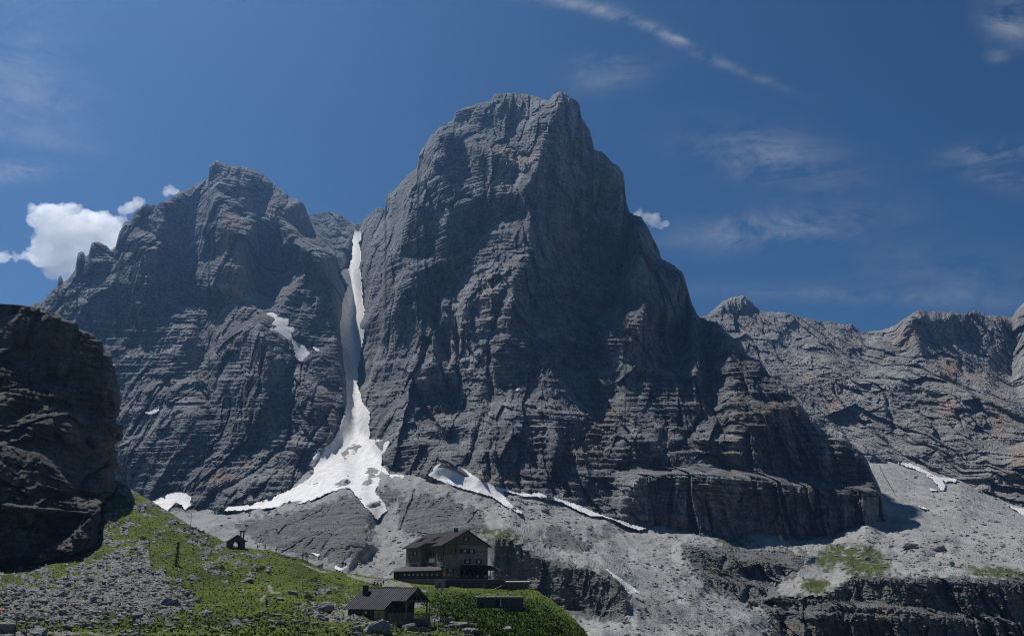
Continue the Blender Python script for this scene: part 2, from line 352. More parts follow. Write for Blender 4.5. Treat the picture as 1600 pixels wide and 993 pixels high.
def build_wall(name, sil, bot, x0, x1, dx, rows, dmap, mat, s=1.0, strat=1.0, jag=2.2, seed=0., attrs=None, extra=None, rnd=26.):
    px = np.arange(x0, x1 + .01, dx)
    t = np.linspace(0, 1, rows)[:, None]
    top = line(sil)(px)
    nz = np.zeros_like(px)
    for k, a in ((22, .9), (9, .7), (4.3, .5), (2, .3)): nz += a * noise3(px / k + seed, px * 0 + k, px * 0)
    if s == 1.0: nz = nz * np.interp(px, [890, 920], [1, 1.7]) + np.interp(px, [890, 920], [0, 1.6]) * (hash2(np.floor(px / 9).astype(np.int32), np.zeros(len(px), np.int32), 77) - .5)
    top = top + jag * nz
    b = np.maximum(line(bot)(px), top + 2)
    PX = np.broadcast_to(px, (rows, len(px))); PY = top + t * (b - top)
    D0 = sample(dmap, PX, PY); dblur = blur(dmap, 70 / GS)
    W0 = unproj(PX, PY, D0)
    Ds = sample(dblur, PX, PY); d = rock_relief(W0, s, strat, zs=W0[..., 2] * Ds / D0)
    if extra is not None: d = d + extra(PX, PY, W0)
    edge = np.exp(-(PY - top) / 5.0)
    d = d * (1 - .6 * edge) * (1 - .9 * np.clip(sample(SNOWREG, PX, PY), 0, 1)) + rnd * s * edge
    D = D0 + d
    V = unproj(PX, PY, D)
    sc_ = lambda k: V[0] * (1 + k / V[0][:, 1:2])
    back1 = sc_(40 * s) + np.array([0, 0, -8.]) * s; back2 = sc_(110) + np.array([0, 0, -300.]) ; back3 = sc_(300) + np.array([0, 0, -1100.])
    Vf = np.concatenate([back3[None], back2[None], back1[None], V], 0)
    PXf = np.concatenate([PX[:1]] * 3 + [PX]); PYf = np.concatenate([PY[:1]] * 3 + [PY])
    at = {k: sample(m, PXf, PYf) for k, m in (attrs or {}).items()}
    ob = mesh_grid(name, Vf, mat, at, smooth=False)
    # depth raster for things standing on it
    R = np.full((len(_gy), len(_gx)), 1e6)
    sel = np.flatnonzero((_gx >= x0) & (_gx <= x1))
    for i in sel:
        c = int(round((_gx[i] - x0) / dx)); c = min(c, len(px) - 1)
        yy = PY[:, c]; ok = (_gy >= yy[0]) & (_gy <= yy[-1])
        R[ok, i] = np.interp(_gy[ok], yy, D[:, c])
    return ob, R

OCHRE_MAIN = spots_map([(358,368,12,30,8,1.0),(375,410,12,26,0,.9),(368,455,16,16,0,.6),(240,380,10,28,0,.5),(230,430,8,22,0,.4),(440,330,26,12,10,.45),(410,560,12,14,0,.7),(415,660,14,14,0,.6),(300,560,8,30,0,.3),(515,640,12,32,0,.5),
  (345,745,18,10,-20,.7),(385,725,14,8,-20,.6),(320,600,8,24,0,.35),
  (885,365,26,36,0,.95),(925,330,22,60,0,.6),(940,280,12,30,0,.7),(890,440,24,26,0,.5),(950,380,16,40,0,.5),(810,250,30,10,-15,.5),(780,235,22,12,0,.45),(700,560,16,30,0,.35),(760,470,12,26,0,.35),
  (680,640,18,14,0,.4),(800,745,16,14,0,.8),(760,745,14,10,0,.5),(915,700,26,24,0,.6),(945,650,14,18,0,.4),(1155,640,9,30,0,.45),(1147,715,7,40,0,.6),(1050,815,28,10,0,.9),(1030,500,14,24,0,.5),(1220,640,30,14,0,.5),(1200,825,60,8,6,.6),(1020,450,10,30,0,.4)]) * .8
M_rock = rock_material('limestone_face', px=2.0)
BOT_MAIN = [(x, y + 30) for x, y in BASE]
BOT_MAIN[-1] = (1388, 852); 
mountain, R_MAIN = build_wall('mountain', SIL_MAIN, BOT_MAIN, -110, 1388, 1.45, 430, D_MAIN, M_rock, 1.0, 1.0, 2.0, 3.1, {'ochre': OCHRE_MAIN})
tag(mountain, kind='structure')

# ------------------------------------------------------------------ far ridge on the right
SIL_FAR = [(1040,500),(1097,494),(1106,492),(1129,471),(1142,463),(1163,462),(1176,473),(1188,486),(1231,489),(1256,496),(1286,503),(1298,500),(1315,507),(1332,505),(1338,514),(1353,519),(1383,514),(1400,507),(1425,490),(1438,483),(1450,488),(1463,486),(1493,488),(1508,490),(1523,485),(1544,492),(1569,493),(1582,496),(1588,486),(1599,473),(1625,455),(1680,430),(1780,440)]
FAR_CONTACT = [(1040,760),(1340,712),(1400,718),(1440,729),(1500,750),(1545,776),(1600,800),(1680,835),(1780,870)]
fp = [(x, y, d) for (x, y), d in zip(SIL_FAR, np.interp([p[0] for p in SIL_FAR], [1040,1142,1231,1353,1438,1599,1780],[2420,2420,2330,2280,2120,2080,1900]))]
fp += [(x, y - 60, 2450) for x, y in SIL_FAR[::4]]
FAR_D = line([(1040,1650),(1340,1650),(1400,1620),(1440,1570),(1500,1500),(1545,1410),(1600,1310),(1680,1180),(1780,1050)])
fp += [(x, y, float(FAR_D(x))) for x, y in FAR_CONTACT] + [(x, y + 60, float(FAR_D(x)) - 5) for x, y in FAR_CONTACT]
fp += [(1200,560,2130),(1260,600,1960),(1300,570,2020),(1340,600,1930),(1350,560,2080),(1400,540,2090),(1400,600,1850),(1440,560,1930),(1420,500,2090),(1465,520,2070),
 (1500,550,1990),(1540,570,1960),(1580,590,1930),(1500,535,2060),(1560,530,2020),(1480,600,1770),(1540,620,1680),(1600,640,1600),(1400,680,1720),(1370,650,1800),(1450,660,1680),(1500,700,1570),
 (1520,640,1660),(1540,700,1540),(1550,745,1430),(1580,740,1420),(1600,720,1430),(1300,640,1850),(1320,680,1750),(1500,650,1640),(1505,725,1540),(1660,600,1600)]
D_FAR = sharpen(tri_map(fp, [], 3.0), .5, 40)
OCHRE_FAR = spots_map([(1162,520,5,18,10,.9),(1275,500,12,6,0,.3),(1420,525,24,14,-10,.7),(1485,575,18,26,10,.85),(1300,620,14,24,0,.8),(1330,650,20,14,0,.5),(1485,635,16,22,0,.9),(1560,650,14,40,0,.6),(1590,720,16,30,0,.7),(1570,760,18,12,0,.5),(1520,590,16,14,0,.5),(1260,590,14,12,0,.4)]) * .6
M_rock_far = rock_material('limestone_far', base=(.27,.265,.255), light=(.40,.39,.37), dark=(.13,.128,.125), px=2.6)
far_mountain, R_FAR = build_wall('mountain', SIL_FAR, [(x, y + 30) for x, y in FAR_CONTACT], 1045, 1750, 1.45, 250, D_FAR, M_rock_far, 1.35, .25, 2.2, 9.4, {'ochre': OCHRE_FAR})
tag(far_mountain, kind='structure')
far_mountain.name = 'mountain_range'

# ------------------------------------------------------------------ scree bowl, slabs and lower cliffs
vp = [(x, y, float(BASE_D(x))) for x, y in BASE if x < 1340] + [(x, y - 50, float(BASE_D(x)) * 1.22) for x, y in BASE if x < 1300] + [(x, y - 120, float(BASE_D(x)) * 1.35) for x, y in BASE if x < 1300]
vp += [(x, y, float(FAR_D(x))) for x, y in FAR_CONTACT if x > 1330] + [(x, y - 50, float(FAR_D(x)) * 1.15) for x, y in FAR_CONTACT if x > 1330]
vp += [(300,835,740),(350,850,720),(400,810,860),(360,815,850),(420,795,940),(480,775,930),(540,763,905),(560,772,880),
 (575,790,840),(568,820,760),(545,850,650),(560,865,640),(575,870,690),(582,830,780),(590,800,850),(520,882,610),(430,860,680),(400,850,720),(440,818,760),(500,800,830),(480,835,700),
 (580,745,980),(560,745,1010),(500,760,960),(590,812,840),(605,750,950),(600,850,730),(600,900,610),(540,898,590),(520,886,605),(620,780,880),
 (650,758,900),(700,770,870),(760,800,815),(745,810,780),(752,822,745),(700,832,730),(640,822,780),(610,810,830),(760,835,720),(690,812,770),(720,790,830),
 (800,790,850),(830,810,810),(850,812,800),(870,800,850),(900,850,710),(960,835,820),(980,880,680),(1000,905,620),(1050,850,790),(1060,900,660),(1070,960,530),(1100,993,470),(1000,993,440),(940,993,400),
 (780,829,640),(830,838,650),(840,848,640),(868,862,640),(905,868,630),(940,880,610),(965,897,580),(975,915,560),(990,940,520),(1000,1100,260),(1250,1100,360),(800,1100,280),(500,1100,330),(300,1000,400),(200,900,500),
 (770,940,500),(850,975,440),(900,985,430),(960,990,430)]
VL = [
 [(768,838,556),(790,837,553),(812,847,546),(845,869,539),(880,881,531),(920,883,525),(950,898,513),(968,915,501),(980,942,489)],     # lip of the dark block
 [(766,905,550),(800,925,540),(850,945,528),(900,955,518),(950,968,500),(978,968,484)],                                             # its foot
 [(1062,851,745),(1090,857,722),(1130,866,708),(1165,874,702),(1200,876,702),(1232,878,708),(1262,868,738)],                          # band one
 [(1085,870,716),(1110,886,704),(1150,897,696),(1190,900,696),(1226,899,703)],
 [(1108,902,677),(1140,905,664),(1175,914,656),(1208,922,650)],                                                                     # band two
 [(1120,916,672),(1150,930,655),(1180,942,645),(1206,944,640)],
 [(1210,928,620),(1240,930,602),(1285,928,592),(1302,912,593),(1330,900,593),(1370,899,590),(1442,902,588),(1500,904,592),(1596,908,600),(1750,915,615)],   # band three
 [(1206,952,616),(1240,948,598),(1300,941,588),(1367,940,584),(1450,951,580),(1500,956,580),(1596,968,590),(1750,985,600)],
 [(1300,946,576),(1367,946,570),(1450,957,566),(1500,962,566),(1596,974,576)],
 [(1240,1000,574),(1367,1010,562),(1500,1020,558),(1596,1030,566),(1750,1030,570)],
 [(560,768,880),(574,792,835),(579,815,790),(577,845,700),(566,866,650)],
]
vp += [(1105,849,800),(1160,862,790),(1220,866,790),(1352,822,880),(1328,833,878),(1310,846,850),(1286,864,795),(1268,882,735),(1225,862,815),(1255,905,650),(1352,850,795),(1352,875,722),(1345,893,655),(1380,840,850),(1400,862,780),(1308,884,708),(1322,862,785),(1289,893,685),(1390,880,700),(1440,886,690),(1440,845,800),(1420,830,880),(1480,840,860),
 (1500,870,740),(1600,885,690),(1560,890,660),(1560,860,800),(1600,840,930),(1500,828,960),(1390,822,950),(1400,800,1080),(1450,780,1210),(1500,790,1150),(1450,815,1020),(1540,800,1150),(1600,825,1030),(1700,870,900),(1750,900,800),(1480,895,640),
 (1200,850,840),(1130,845,830),(1160,905,690),(1240,915,660)]
D_VAL = tri_map(vp, VL, 3.0)
ROCKY = region_map([[(355,815),(420,805),(500,790),(545,768),(566,775),(580,810),(574,870),(530,884),(470,868),(400,850)],
  [(620,790),(650,768),(700,776),(755,800),(764,818),(745,838),(680,840),(625,828)],[(768,836),(800,842),(845,866),(900,878),(950,894),(978,912),(988,940),(982,974),(900,962),(800,932),(760,915)],[(590,762),(640,765),(620,780),(592,785)],
  [(1055,846),(1270,862),(1240,905),(1210,905),(1215,950),(1110,925)],[(1195,930),(1300,925),(1330,897),(1760,900),(1760,1100),(1220,1100)],[(210,770),(330,790),(300,800),(240,795)],[(600,715),(680,735),(600,745)],[(860,815),(930,850),(900,865),(840,845)]], 7)
ROCKY = ragged(ROCKY, .5, 12, 7)
GRASSV = spots_map([(1300,870,26,16,-30,1.2),(1350,875,40,22,10,1.3),(1275,915,24,10,8,1.3),(1145,842,34,12,5,.75),(1130,893,30,6,0,.8),(1560,893,50,9,5,1.2),(1460,890,26,6,0,.5),(780,835,50,12,15,.7),(750,850,26,10,0,.6),(1080,985,30,20,0,.35),(1545,865,30,8,0,.3),(1180,955,12,14,30,.4)])
OCHRE_VAL = spots_map([(1380,960,10,22,0,1.0),(1385,1000,14,20,0,.8),(1230,985,14,12,0,.5),(1450,975,12,18,0,.4),(1560,945,20,10,0,.4),(820,905,20,14,0,.3)])
SCREEFINE = region_map([[(640,745),(800,780),(1000,830),(1110,850),(1180,950),(1260,1100),(960,1100),(985,930),(900,860),(780,830),(700,768)],[(1340,700),(1500,745),(1760,860),(1760,905),(1500,850),(1380,820)],[(585,830),(640,840),(640,910),(500,890),(570,880)]], 8)
PATHV = np.zeros_like(ROCKY)

GRASSV = sstep(.25, .6, GRASSV * (1 + .9 * fbm(*[q / d_ for q, d_ in zip(np.meshgrid(_gx, _gy), (13., 6.))], 0 * GRASSV + 4, 4, .65)))
def scree_material():
    n = NT('scree'); iso = n.coords()
    rocky = n.attr('rocky'); gr = n.attr('grass')
    big = n.noise(iso, .012, 4, .6); fine = n.noise(iso, .45, 6, .8); med = n.noise(iso, .09, 5, .65)
    runs = n.noise(n.coords((.16, .011, .03)), 1.0, 6, .65, .3)
    tone = n.math('ADD', n.math('ADD', n.math('MULTIPLY', big, .2), n.math('MULTIPLY', runs, .45)), n.math('ADD', n.math('MULTIPLY', med, .15), n.math('MULTIPLY', fine, .2)))
    scree = n.ramp(tone, [(.38, (.20, .196, .188)), (.5, (.30, .294, .282)), (.62, (.40, .392, .375))])
    tall = n.coords((1, 1, .3)); flat = n.coords((.15, .15, 1))
    rt = n.math('ADD', n.math('MULTIPLY', n.noise(tall, .12, 6, .7, .5), .5), n.math('MULTIPLY', n.noise(flat, .3, 4, .7, .3), .5))
    rock = n.ramp(rt, [(.36, (.10, .098, .096)), (.5, (.20, .195, .185)), (.64, (.29, .283, .27))])
    col = n.mix(n.math('MULTIPLY', rocky, 1.0, True), scree, rock)
    och = n.math('MULTIPLY', n.attr('ochre'), n.rng(n.noise(tall, .06, 5, .7, 1.0), .38, .56), True)
    col = n.mix(och, col, (.36, .24, .17))
    g = n.math('MULTIPLY', gr, n.rng(n.noise(iso, .11, 6, .75), .38, .45), True)
    gc = n.mix(fine, (.028, .042, .010), (.10, .115, .032)); col = n.mix(g, col, gc)
    # stones lying on the scree
    vo = n.n('TexVoronoi', {'Vector': iso, 'Scale': .35, 'Randomness': 1.0}); stone = n.rng(vo.outputs[0], .12, .3, 1, 0)
    pick = n.rng(vo.outputs[1], .0, 1.0)
    h1 = n.math('ADD', n.math('MULTIPLY', n.noise(iso, .5, 6, .85), .8), n.math('MULTIPLY', stone, .25))
    h2 = n.math('ADD', n.noise(tall, .16, 8, .75, .4), n.math('MULTIPLY', n.noise(flat, .3, 4, .7), .6))
    b1 = n.bump(h1, .6, 1.5); b2 = n.bump(h2, 1.0, 5.0)
    mx = n.t.nodes.new('ShaderNodeMix'); mx.data_type = 'VECTOR'
    n.t.links.new(rocky, mx.inputs[0]); n.t.links.new(b1, mx.inputs[4]); n.t.links.new(b2, mx.inputs[5])
    return n.finish(col, .95, mx.outputs[1], .1)
M_scree = scree_material()

def build_valley():
    x0, x1, dx, rows = 190, 1740, 1.4, 400
    px = np.arange(x0, x1 + .1, dx)
    tl = [(190, 745)] + [(x, y - 62) for x, y in BASE if 190 < x < 1090] + [(1340, 680)] + [(x, y - 36) for x, y in FAR_CONTACT if x > 1335]
    top = line(tl)(px); top = np.convolve(np.pad(top, 28, mode='edge'), np.ones(57) / 57, 'valid'); bot = np.full_like(px, 1085)
    # denser rows near the top of the frame part
    t = np.linspace(0, 1, rows)[:, None] ** 1.15
    PX = np.broadcast_to(px, (rows, len(px))); PY = top + t * (bot - top)
    D0 = sample(D_VAL, PX, PY); W = unproj(PX, PY, D0)
    ro = np.clip(sample(ROCKY, PX, PY), 0, 1)
    x, y, z = W[..., 0], W[..., 1], W[..., 2]
    d = (rock_relief(W, .42, .5)) * ro * (.55 + .45 * sstep(1000, 1150, PX)) * (1 - .9 * np.clip(sample(SNOWREG, PX, PY), 0, 1))
    # lumps of the open scree, displaced upwards
    dz = (1 - ro) * (fbm(x / 60, y / 60, z / 60, 4) * 2.6 + billow(x / 14, y / 50, z / 14, 3) * 1.0 + np.abs(noise3(x / 22, y / 160, z / 60)) * -3.0) + fbm(x / 7, y / 7, z / 7, 3, .6) * .8
    V = unproj(PX, PY, D0 + d); V[..., 2] += dz
    R = np.full((len(_gy), len(_gx)), 1e6); Dv = V[..., 1]
    for i in np.flatnonzero((_gx >= x0) & (_gx <= x1)):
        c = min(int(round((_gx[i] - x0) / dx)), len(px) - 1); ok = (_gy >= PY[0, c]) & (_gy <= PY[-1, c])
        R[ok, i] = np.interp(_gy[ok], PY[:, c], Dv[:, c])
    at = {'rocky': np.clip(ro + .0, 0, 1), 'grass': sample(GRASSV, PX, PY), 'ochre': sample(OCHRE_VAL, PX, PY)}
    ob = mesh_grid('scree_slope', V, M_scree, at, smooth=False); tag(ob, kind='structure')
    return ob, R
scree, R_VAL = build_valley()

# ------------------------------------------------------------------ snow
def snow_material():
    n = NT('snow'); iso = n.coords()
    f = n.noise(iso, .05, 5, .65); g = n.noise(iso, .5, 5, .7)
    run = n.noise(n.coords((.3, .05, .05)), .6, 5, .7, .5)
    c = n.ramp(f, [(.36, (.70, .68, .65)), (.5, (.80, .80, .80)), (.66, (.66, .59, .53))])
    c = n.mix(n.rng(run, .5, .66), c, (.58, .54, .49)); c = n.mix(n.rng(g, .60, .68), c, (.36, .33, .30))
    nm = n.bump(n.math('ADD', n.noise(iso, .08, 4), n.math('MULTIPLY', g, .2)), .6, 2.0)
    return n.finish(c, .75, nm, .3)
M_snow = snow_material()
D_ALL = np.minimum(np.minimum(R_MAIN, R_FAR), R_VAL); D_ALL = np.where(D_ALL > 1e5, 2000, D_ALL)
D_SOFT = blur(D_ALL, 3.5); D_SOFT2 = blur(D_ALL, 6.5)
def snow_patch(poly, off=3.0, step=1.4, label=None, rough=1.4, soft=None):
    P = np.array(poly, float); x0, y0 = P.min(0) - 3; x1, y1 = P.max(0) + 3
    xs = np.arange(x0, x1, step); ys = np.arange(y0, y1, step); X, Y = np.meshgrid(xs, ys)
    jx = rough * (noise3(X / 7, Y / 7, X * 0) * 2.2 + noise3(X / 2.8, Y / 2.8, X * 0 + 9) * 1.2); jy = rough * (noise3(X / 7, Y / 7, X * 0 + 30) * 2.0 + noise3(X / 2.8, Y / 2.8, X * 0 + 50) * 1.1)
    ins = poly_mask(poly, X + jx, Y + jy)
    g_ = 1 - sstep(640, 690, Y); D = sample(D_SOFT, X, Y) * (1 - g_) + sample(D_SOFT2, X, Y) * g_ - off - 11 * g_ * (off > 3 and P[:, 1].min() < 400)
    W = unproj(X, Y, D); D = D + .8 * fbm(W[..., 0] / 12, W[..., 1] / 12, W[..., 2] / 12, 2)
    V = unproj(X, Y, D)
    idx = np.arange(X.size).reshape(X.shape)
    cell = (ins[:-1, :-1].astype(int) + ins[1:, :-1] + ins[1:, 1:] + ins[:-1, 1:]) >= 2
    q = np.stack([idx[:-1, :-1], idx[1:, :-1], idx[1:, 1:], idx[:-1, 1:]], -1)[cell]
    if len(q) < 3: return None
    # rim that drops back into the ground so the sheet has an edge of real thickness
    e = {}
    for f4 in q:
        for a, b in ((f4[0], f4[1]), (f4[1], f4[2]), (f4[2], f4[3]), (f4[3], f4[0])):
            k = (min(a, b), max(a, b)); e[k] = None if k in e else (a, b)
    rim = [v for v in e.values() if v is not None]
    Vf = V.reshape(-1, 3); used = np.unique(q); mp_ = -np.ones(len(Vf), int); mp_[used] = np.arange(len(used)); vv = Vf[used]
    rv = sorted({a for r in rim for a in r}); rm = {a: len(vv) + i for i, a in enumerate(rv)}
    low = Vf[rv] * (1 + (off + 5) / Vf[rv][:, 1:2])
    allv = np.concatenate([vv, low]); tris = []
    for f4 in q: a, b, c, d = mp_[f4]; tris += [(a, b, c), (a, c, d)]
    for a, b in rim: tris += [(mp_[a], rm[a], rm[b]), (mp_[a], rm[b], mp_[b])]
    ob = mesh_big('snow_patch', allv, np.array(tris), M_snow); tag(ob, kind='structure'); return ob
for i, p in enumerate(SNOW): snow_patch(p, off=4.5 if i == 2 else 3.2 if i == 0 else 2.0, rough=.4 if len(p) < 12 or i in (2, 3, 4) else .8)

# ================================================================== NEAR HILL AND LEFT CLIFF
FG_TOP = [(-140,640),(0,690),(150,735),(185,752),(205,764),(240,784),(262,798),(285,812),(300,822),(320,832),(345,843),(365,853),(384,856),(400,857),(420,859),(445,866),(470,872),(490,882),(510,889),(550,897),(590,902),(620,905),(640,907),(720,909),(800,913),(830,918),(842,924),(858,934),(876,948),(896,964),(912,982),(922,998),(945,1040),(960,1090)]
gp = [(x, y, d) for (x, y), d in zip(FG_TOP, np.interp([p[0] for p in FG_TOP], [-140,0,150,185,240,300,345,365,400,470,510,590,640,800,830,876,912,945,960],[420,400,360,345,335,315,308,300,296,300,304,302,300,296,280,250,220,190,175]))]
gp += [(x, y - 40, d + 60) for x, y, d in gp]
gp += [(0,993,118),(0,960,150),(0,920,192),(0,905,232),(60,893,242),(150,885,238),(157,790,318),(80,871,266),(0,893,250),(153,856,276),(0,850,320),(80,835,330),(140,810,335),(140,780,345),(0,780,390),(220,830,290),(200,870,262),(300,993,118),(300,965,150),(300,940,190),(300,900,238),(300,860,272),
 (380,880,268),(380,930,205),(450,993,120),(450,940,190),(450,900,245),(450,880,280),(545,990,140),(545,966,166),(600,968,164),(655,972,163),(690,970,164),(560,930,225),(500,930,215),(500,975,150),(545,912,278),(600,915,280),(640,917,285),(700,914,285),(760,917,285),(810,918,282),
 (600,993,132),(700,993,140),(760,993,148),(700,945,205),(760,953,215),(800,950,225),(745,952,214),(820,953,222),(850,970,200),(890,992,175),(0,1100,62),(400,1100,62),(700,1100,72),(930,1100,90),(150,940,172),(150,915,200)]
D_FG = tri_map(gp, [], 7.0)
SCREEFG = region_map([[(0,905),(40,905),(110,895),(150,880),(168,850),(185,852),(200,860),(222,872),(245,892),(275,915),(300,930),(305,945),(275,960),(255,975),(200,975),(120,985),(40,990),(0,992)],[(158,790),(186,800),(190,830),(170,838),(155,830)],[(288,825),(330,848),(365,870),(382,885),(372,888),(345,872),(312,858),(280,835)],[(375,872),(392,886),(402,898),(390,894),(378,884)],[(490,955),(545,945),(545,965),(530,975),(480,974)],[(595,908),(640,912),(650,922),(612,918)],[(505,985),(620,975),(740,985),(740,1100),(505,1100)],[(200,760),(330,830),(320,838),(190,775)]], 4)
PATHFG = region_map([[(422,912),(430,922),(440,924),(438,928),(426,924),(418,914)],[(418,925),(410,942),(404,944),(412,928)],[(0,988),(90,987),(200,989),(300,990),(360,989),(360,992),(200,992),(0,993)],[(485,968),(520,958),(545,946),(550,952),(545,964),(520,974),(490,976)],[(540,898),(600,906),(640,912),(650,918),(600,914),(545,903)],[(470,880),(500,892),(520,896),(500,897),(474,886)]], 1.2)
LUSH = region_map([[(660,925),(745,928),(760,950),(830,930),(850,938),(925,1000),(960,1100),(740,1100),(735,985),(690,975),(680,950)]], 6)
SCREEFG = ragged(blur(SCREEFG, 7), 1.35, 26, 9, 3.)
SCREEFG[_gy > 974, :] *= .35
def hill_material():
    n = NT('alpine_meadow'); iso = n.coords()
    scr = n.attr('scree'); path = n.attr('path'); lush = n.attr('lush')
    a = n.noise(iso, .06, 5, .6); b = n.noise(iso, .5, 6, .75); c = n.noise(iso, 2.2, 4, .7)
    tone = n.math('ADD', n.math('MULTIPLY', a, .45), n.math('ADD', n.math('MULTIPLY', b, .35), n.math('MULTIPLY', c, .2)))
    grass = n.ramp(tone, [(.36, (.028, .042, .008)), (.46, (.080, .115, .018)), (.54, (.135, .18, .026)), (.64, (.21, .22, .055))])
    lg = n.ramp(tone, [(.38, (.014, .036, .006)), (.5, (.040, .10, .014)), (.62, (.08, .16, .024))])
    grass = n.mix(lush, grass, lg)
    grass = n.mix(n.math('MULTIPLY', n.rng(n.noise(iso, .11, 5, .75, .6), .54, .66), .6), grass, (.15, .125, .06))
    st = n.n('TexVoronoi', {'Vector': iso, 'Scale': 1.1, 'Randomness': 1.0})
    stone = n.ramp(n.math('ADD', n.math('MULTIPLY', n.noise(iso, .9, 5, .8), .8), n.math('MULTIPLY', st.outputs[0], .3)), [(.40, (.07, .068, .062)), (.52, (.20, .195, .185)), (.64, (.38, .375, .36))])
    m1 = n.rng(n.math('ADD', n.math('MULTIPLY', scr, .5), n.math('MULTIPLY', n.noise(iso, .16, 8, .85, .5), 1.9)), 1.17, 1.27)
    thin = n.rng(n.noise(iso, .33, 6, .8, .6), .60, .66); thin = n.math('MULTIPLY', thin, n.math('SUBTRACT', 1.0, lush, True))
    col = n.mix(n.math('MAXIMUM', m1, thin), grass, stone)
    pc = n.ramp(n.noise(iso, .8, 4), [(.4, (.27, .25, .21)), (.6, (.36, .34, .30))])
    col = n.mix(n.rng(n.math('ADD', path, n.math('MULTIPLY', b, .5)), .62, .78), col, pc)
    h = n.math('ADD', n.math('MULTIPLY', n.noise(iso, .8, 8, .8), 1.0), n.math('MULTIPLY', n.math('MULTIPLY', m1, st.outputs[0]), .8))
    return n.finish(col, .95, n.bump(h, .9, 1.1), .08)
M_hill = hill_material()
def build_hill():
    x0, x1, dx, rows = -140, 960, 1.3, 330
    px = np.arange(x0, x1 + .1, dx)
    top = line(FG_TOP)(px)
    for k, a in ((26, 1.3), (9, .9), (3.5, .7)): top = top + a * noise3(px / k + 3, px * 0 + k, px * 0) * np.interp(px, [560, 600, 800, 830], [1, .3, .3, 1])
    top = top + (2.6 * noise3(px / 11, px * 0, px * 0 + 4) + 1.6 * noise3(px / 4, px * 0, px * 0 + 8)) * np.interp(px, [825, 845], [0, 1])
    t = np.linspace(0, 1, rows)[:, None]
    PX = np.broadcast_to(px, (rows, len(px))); PY = top + t * (1098 - top)
    D0 = sample(D_FG, PX, PY); V = unproj(PX, PY, D0)
    x, y = V[..., 0], V[..., 1]; sc = np.clip(sample(SCREEFG, PX, PY), 0, 1)
    flat = 1 - np.exp(-((PX - 700) / 110.) ** 2 - ((PY - 914) / 16.) ** 2) * .9
    edge = 1 - .8 * np.exp(-(PY - top) / 6.)
    dz = fbm(x / 26, y / 40, 0 * x, 3) * 1.5 + billow(x / 7, y / 13, 0 * x + 3, 3) * .75 + sc * billow(x / 2.6, y / 5, 0 * x + 7, 3) * .95 + fbm(x / 1.7, y / 3.2, 0 * x, 2) * .16
    V[..., 2] += dz * flat * edge
    b1 = V[0] + np.array([0, 10, -2.]); b2 = V[0] + np.array([0, 60, -45.]); b3 = V[0] + np.array([0, 120, -160.])
    Vf = np.concatenate([b3[None], b2[None], b1[None], V], 0)
    P = np.concatenate([PX[:1]] * 3 + [PX]); Q = np.concatenate([PY[:1]] * 3 + [PY])
    # right flank runs down behind the knoll
    side = Vf[:, -1:] + np.array([40., 40., -60.]); Vf = np.concatenate([Vf, side], 1); P = np.concatenate([P, P[:, -1:]], 1); Q = np.concatenate([Q, Q[:, -1:]], 1)
    ob = mesh_grid('hillside', Vf, M_hill, {'scree': sample(SCREEFG, P, Q), 'path': sample(PATHFG, P, Q), 'lush': sample(LUSH, P, Q)}); tag(ob, kind='structure')
    # rasters of the actual surface: world xyz by survey pixel
    from mathutils.bvhtree import BVHTree
    vs = V.reshape(-1, 3); R_, C_ = V.shape[:2]; idx = np.arange(R_ * C_).reshape(R_, C_)
    q = np.stack([idx[:-1, :-1], idx[1:, :-1], idx[1:, 1:], idx[:-1, 1:]], -1).reshape(-1, 4)
    return ob, BVHTree.FromPolygons(vs.tolist(), q.tolist())
hill, HILL_BVH = build_hill()
def on_hill(px, py):
    """3-D point where the view line through a photo pixel meets the near hill"""
    d = Vector(unproj(px, py, 1.0)).normalized(); h = HILL_BVH.ray_cast(Vector((0, 0, 0)), d)
    return h[0]
def drop(x, y, z0=120.):
    h = HILL_BVH.ray_cast(Vector((x, y, z0)), Vector((0, 0, -1))); return h[0].z if h[0] else None

# ------------------------------------------------------------------ left cliff
LX = [(455,-120),(465,-60),(474,-10),(476,34),(480,60),(487,72),(490,96),(500,104),(504,118),(514,124),(518,140),(530,147),(534,159),(548,163),(552,170),(570,172),(574,179),(596,182),(600,189),(640,191),(644,186),(660,186),(664,191),(690,190),(694,183),(725,182),(757,183),(768,180),(778,166),(788,155),(820,154),(855,152),(868,120),(880,70),(892,20),(900,-20),(915,-90)]
cp = [(-160,455,325),(0,470,333),(0,478,331),(60,480,332),(100,500,328),(140,522,334),(165,550,338),(180,585,340),(190,625,340),(189,690,340),(183,720,341),(183,757,342),(240,600,342),(240,757,344),(0,545,327),(60,568,326),(120,570,326),(150,600,333),
 (0,556,318),(40,588,318),(0,600,301),(0,650,284),(0,695,267),(50,697,279),(100,697,301),(135,703,320),(80,640,305),(110,655,312),(130,640,328),(100,605,324),(60,625,306),(0,706,262),(60,708,275),(130,716,316),(0,770,258),(60,768,269),(110,766,290),(148,768,306),(0,790,256),(60,787,266),(110,784,281),
 (153,789,285),(154,855,277),(230,800,285),(230,860,277),(100,825,275),(0,850,253),(0,892,250),(60,878,259),(100,868,270),(-160,900,235),(-160,700,255),(-160,600,280),(0,925,249),(-160,980,233),(160,900,272)]
D_CL = tri_map(cp, [], 4)
GRASS_CL = spots_map([(5,590,22,14,30,.9),(60,620,40,10,25,.8),(95,630,24,6,10,1.0),(120,520,60,8,30,.6),(40,490,60,10,8,.7),(60,660,50,24,25,.5),(150,545,14,16,50,.5),(20,640,30,20,0,.6)])
OCHRE_CL = spots_map([(165,700,10,40,0,.5),(120,850,40,8,-10,.3)])
M_rock_near = rock_material('near_cliff_rock', base=(.125,.122,.115), light=(.21,.205,.195), dark=(.045,.045,.047), px=.55, grass=True, bump=1.0)
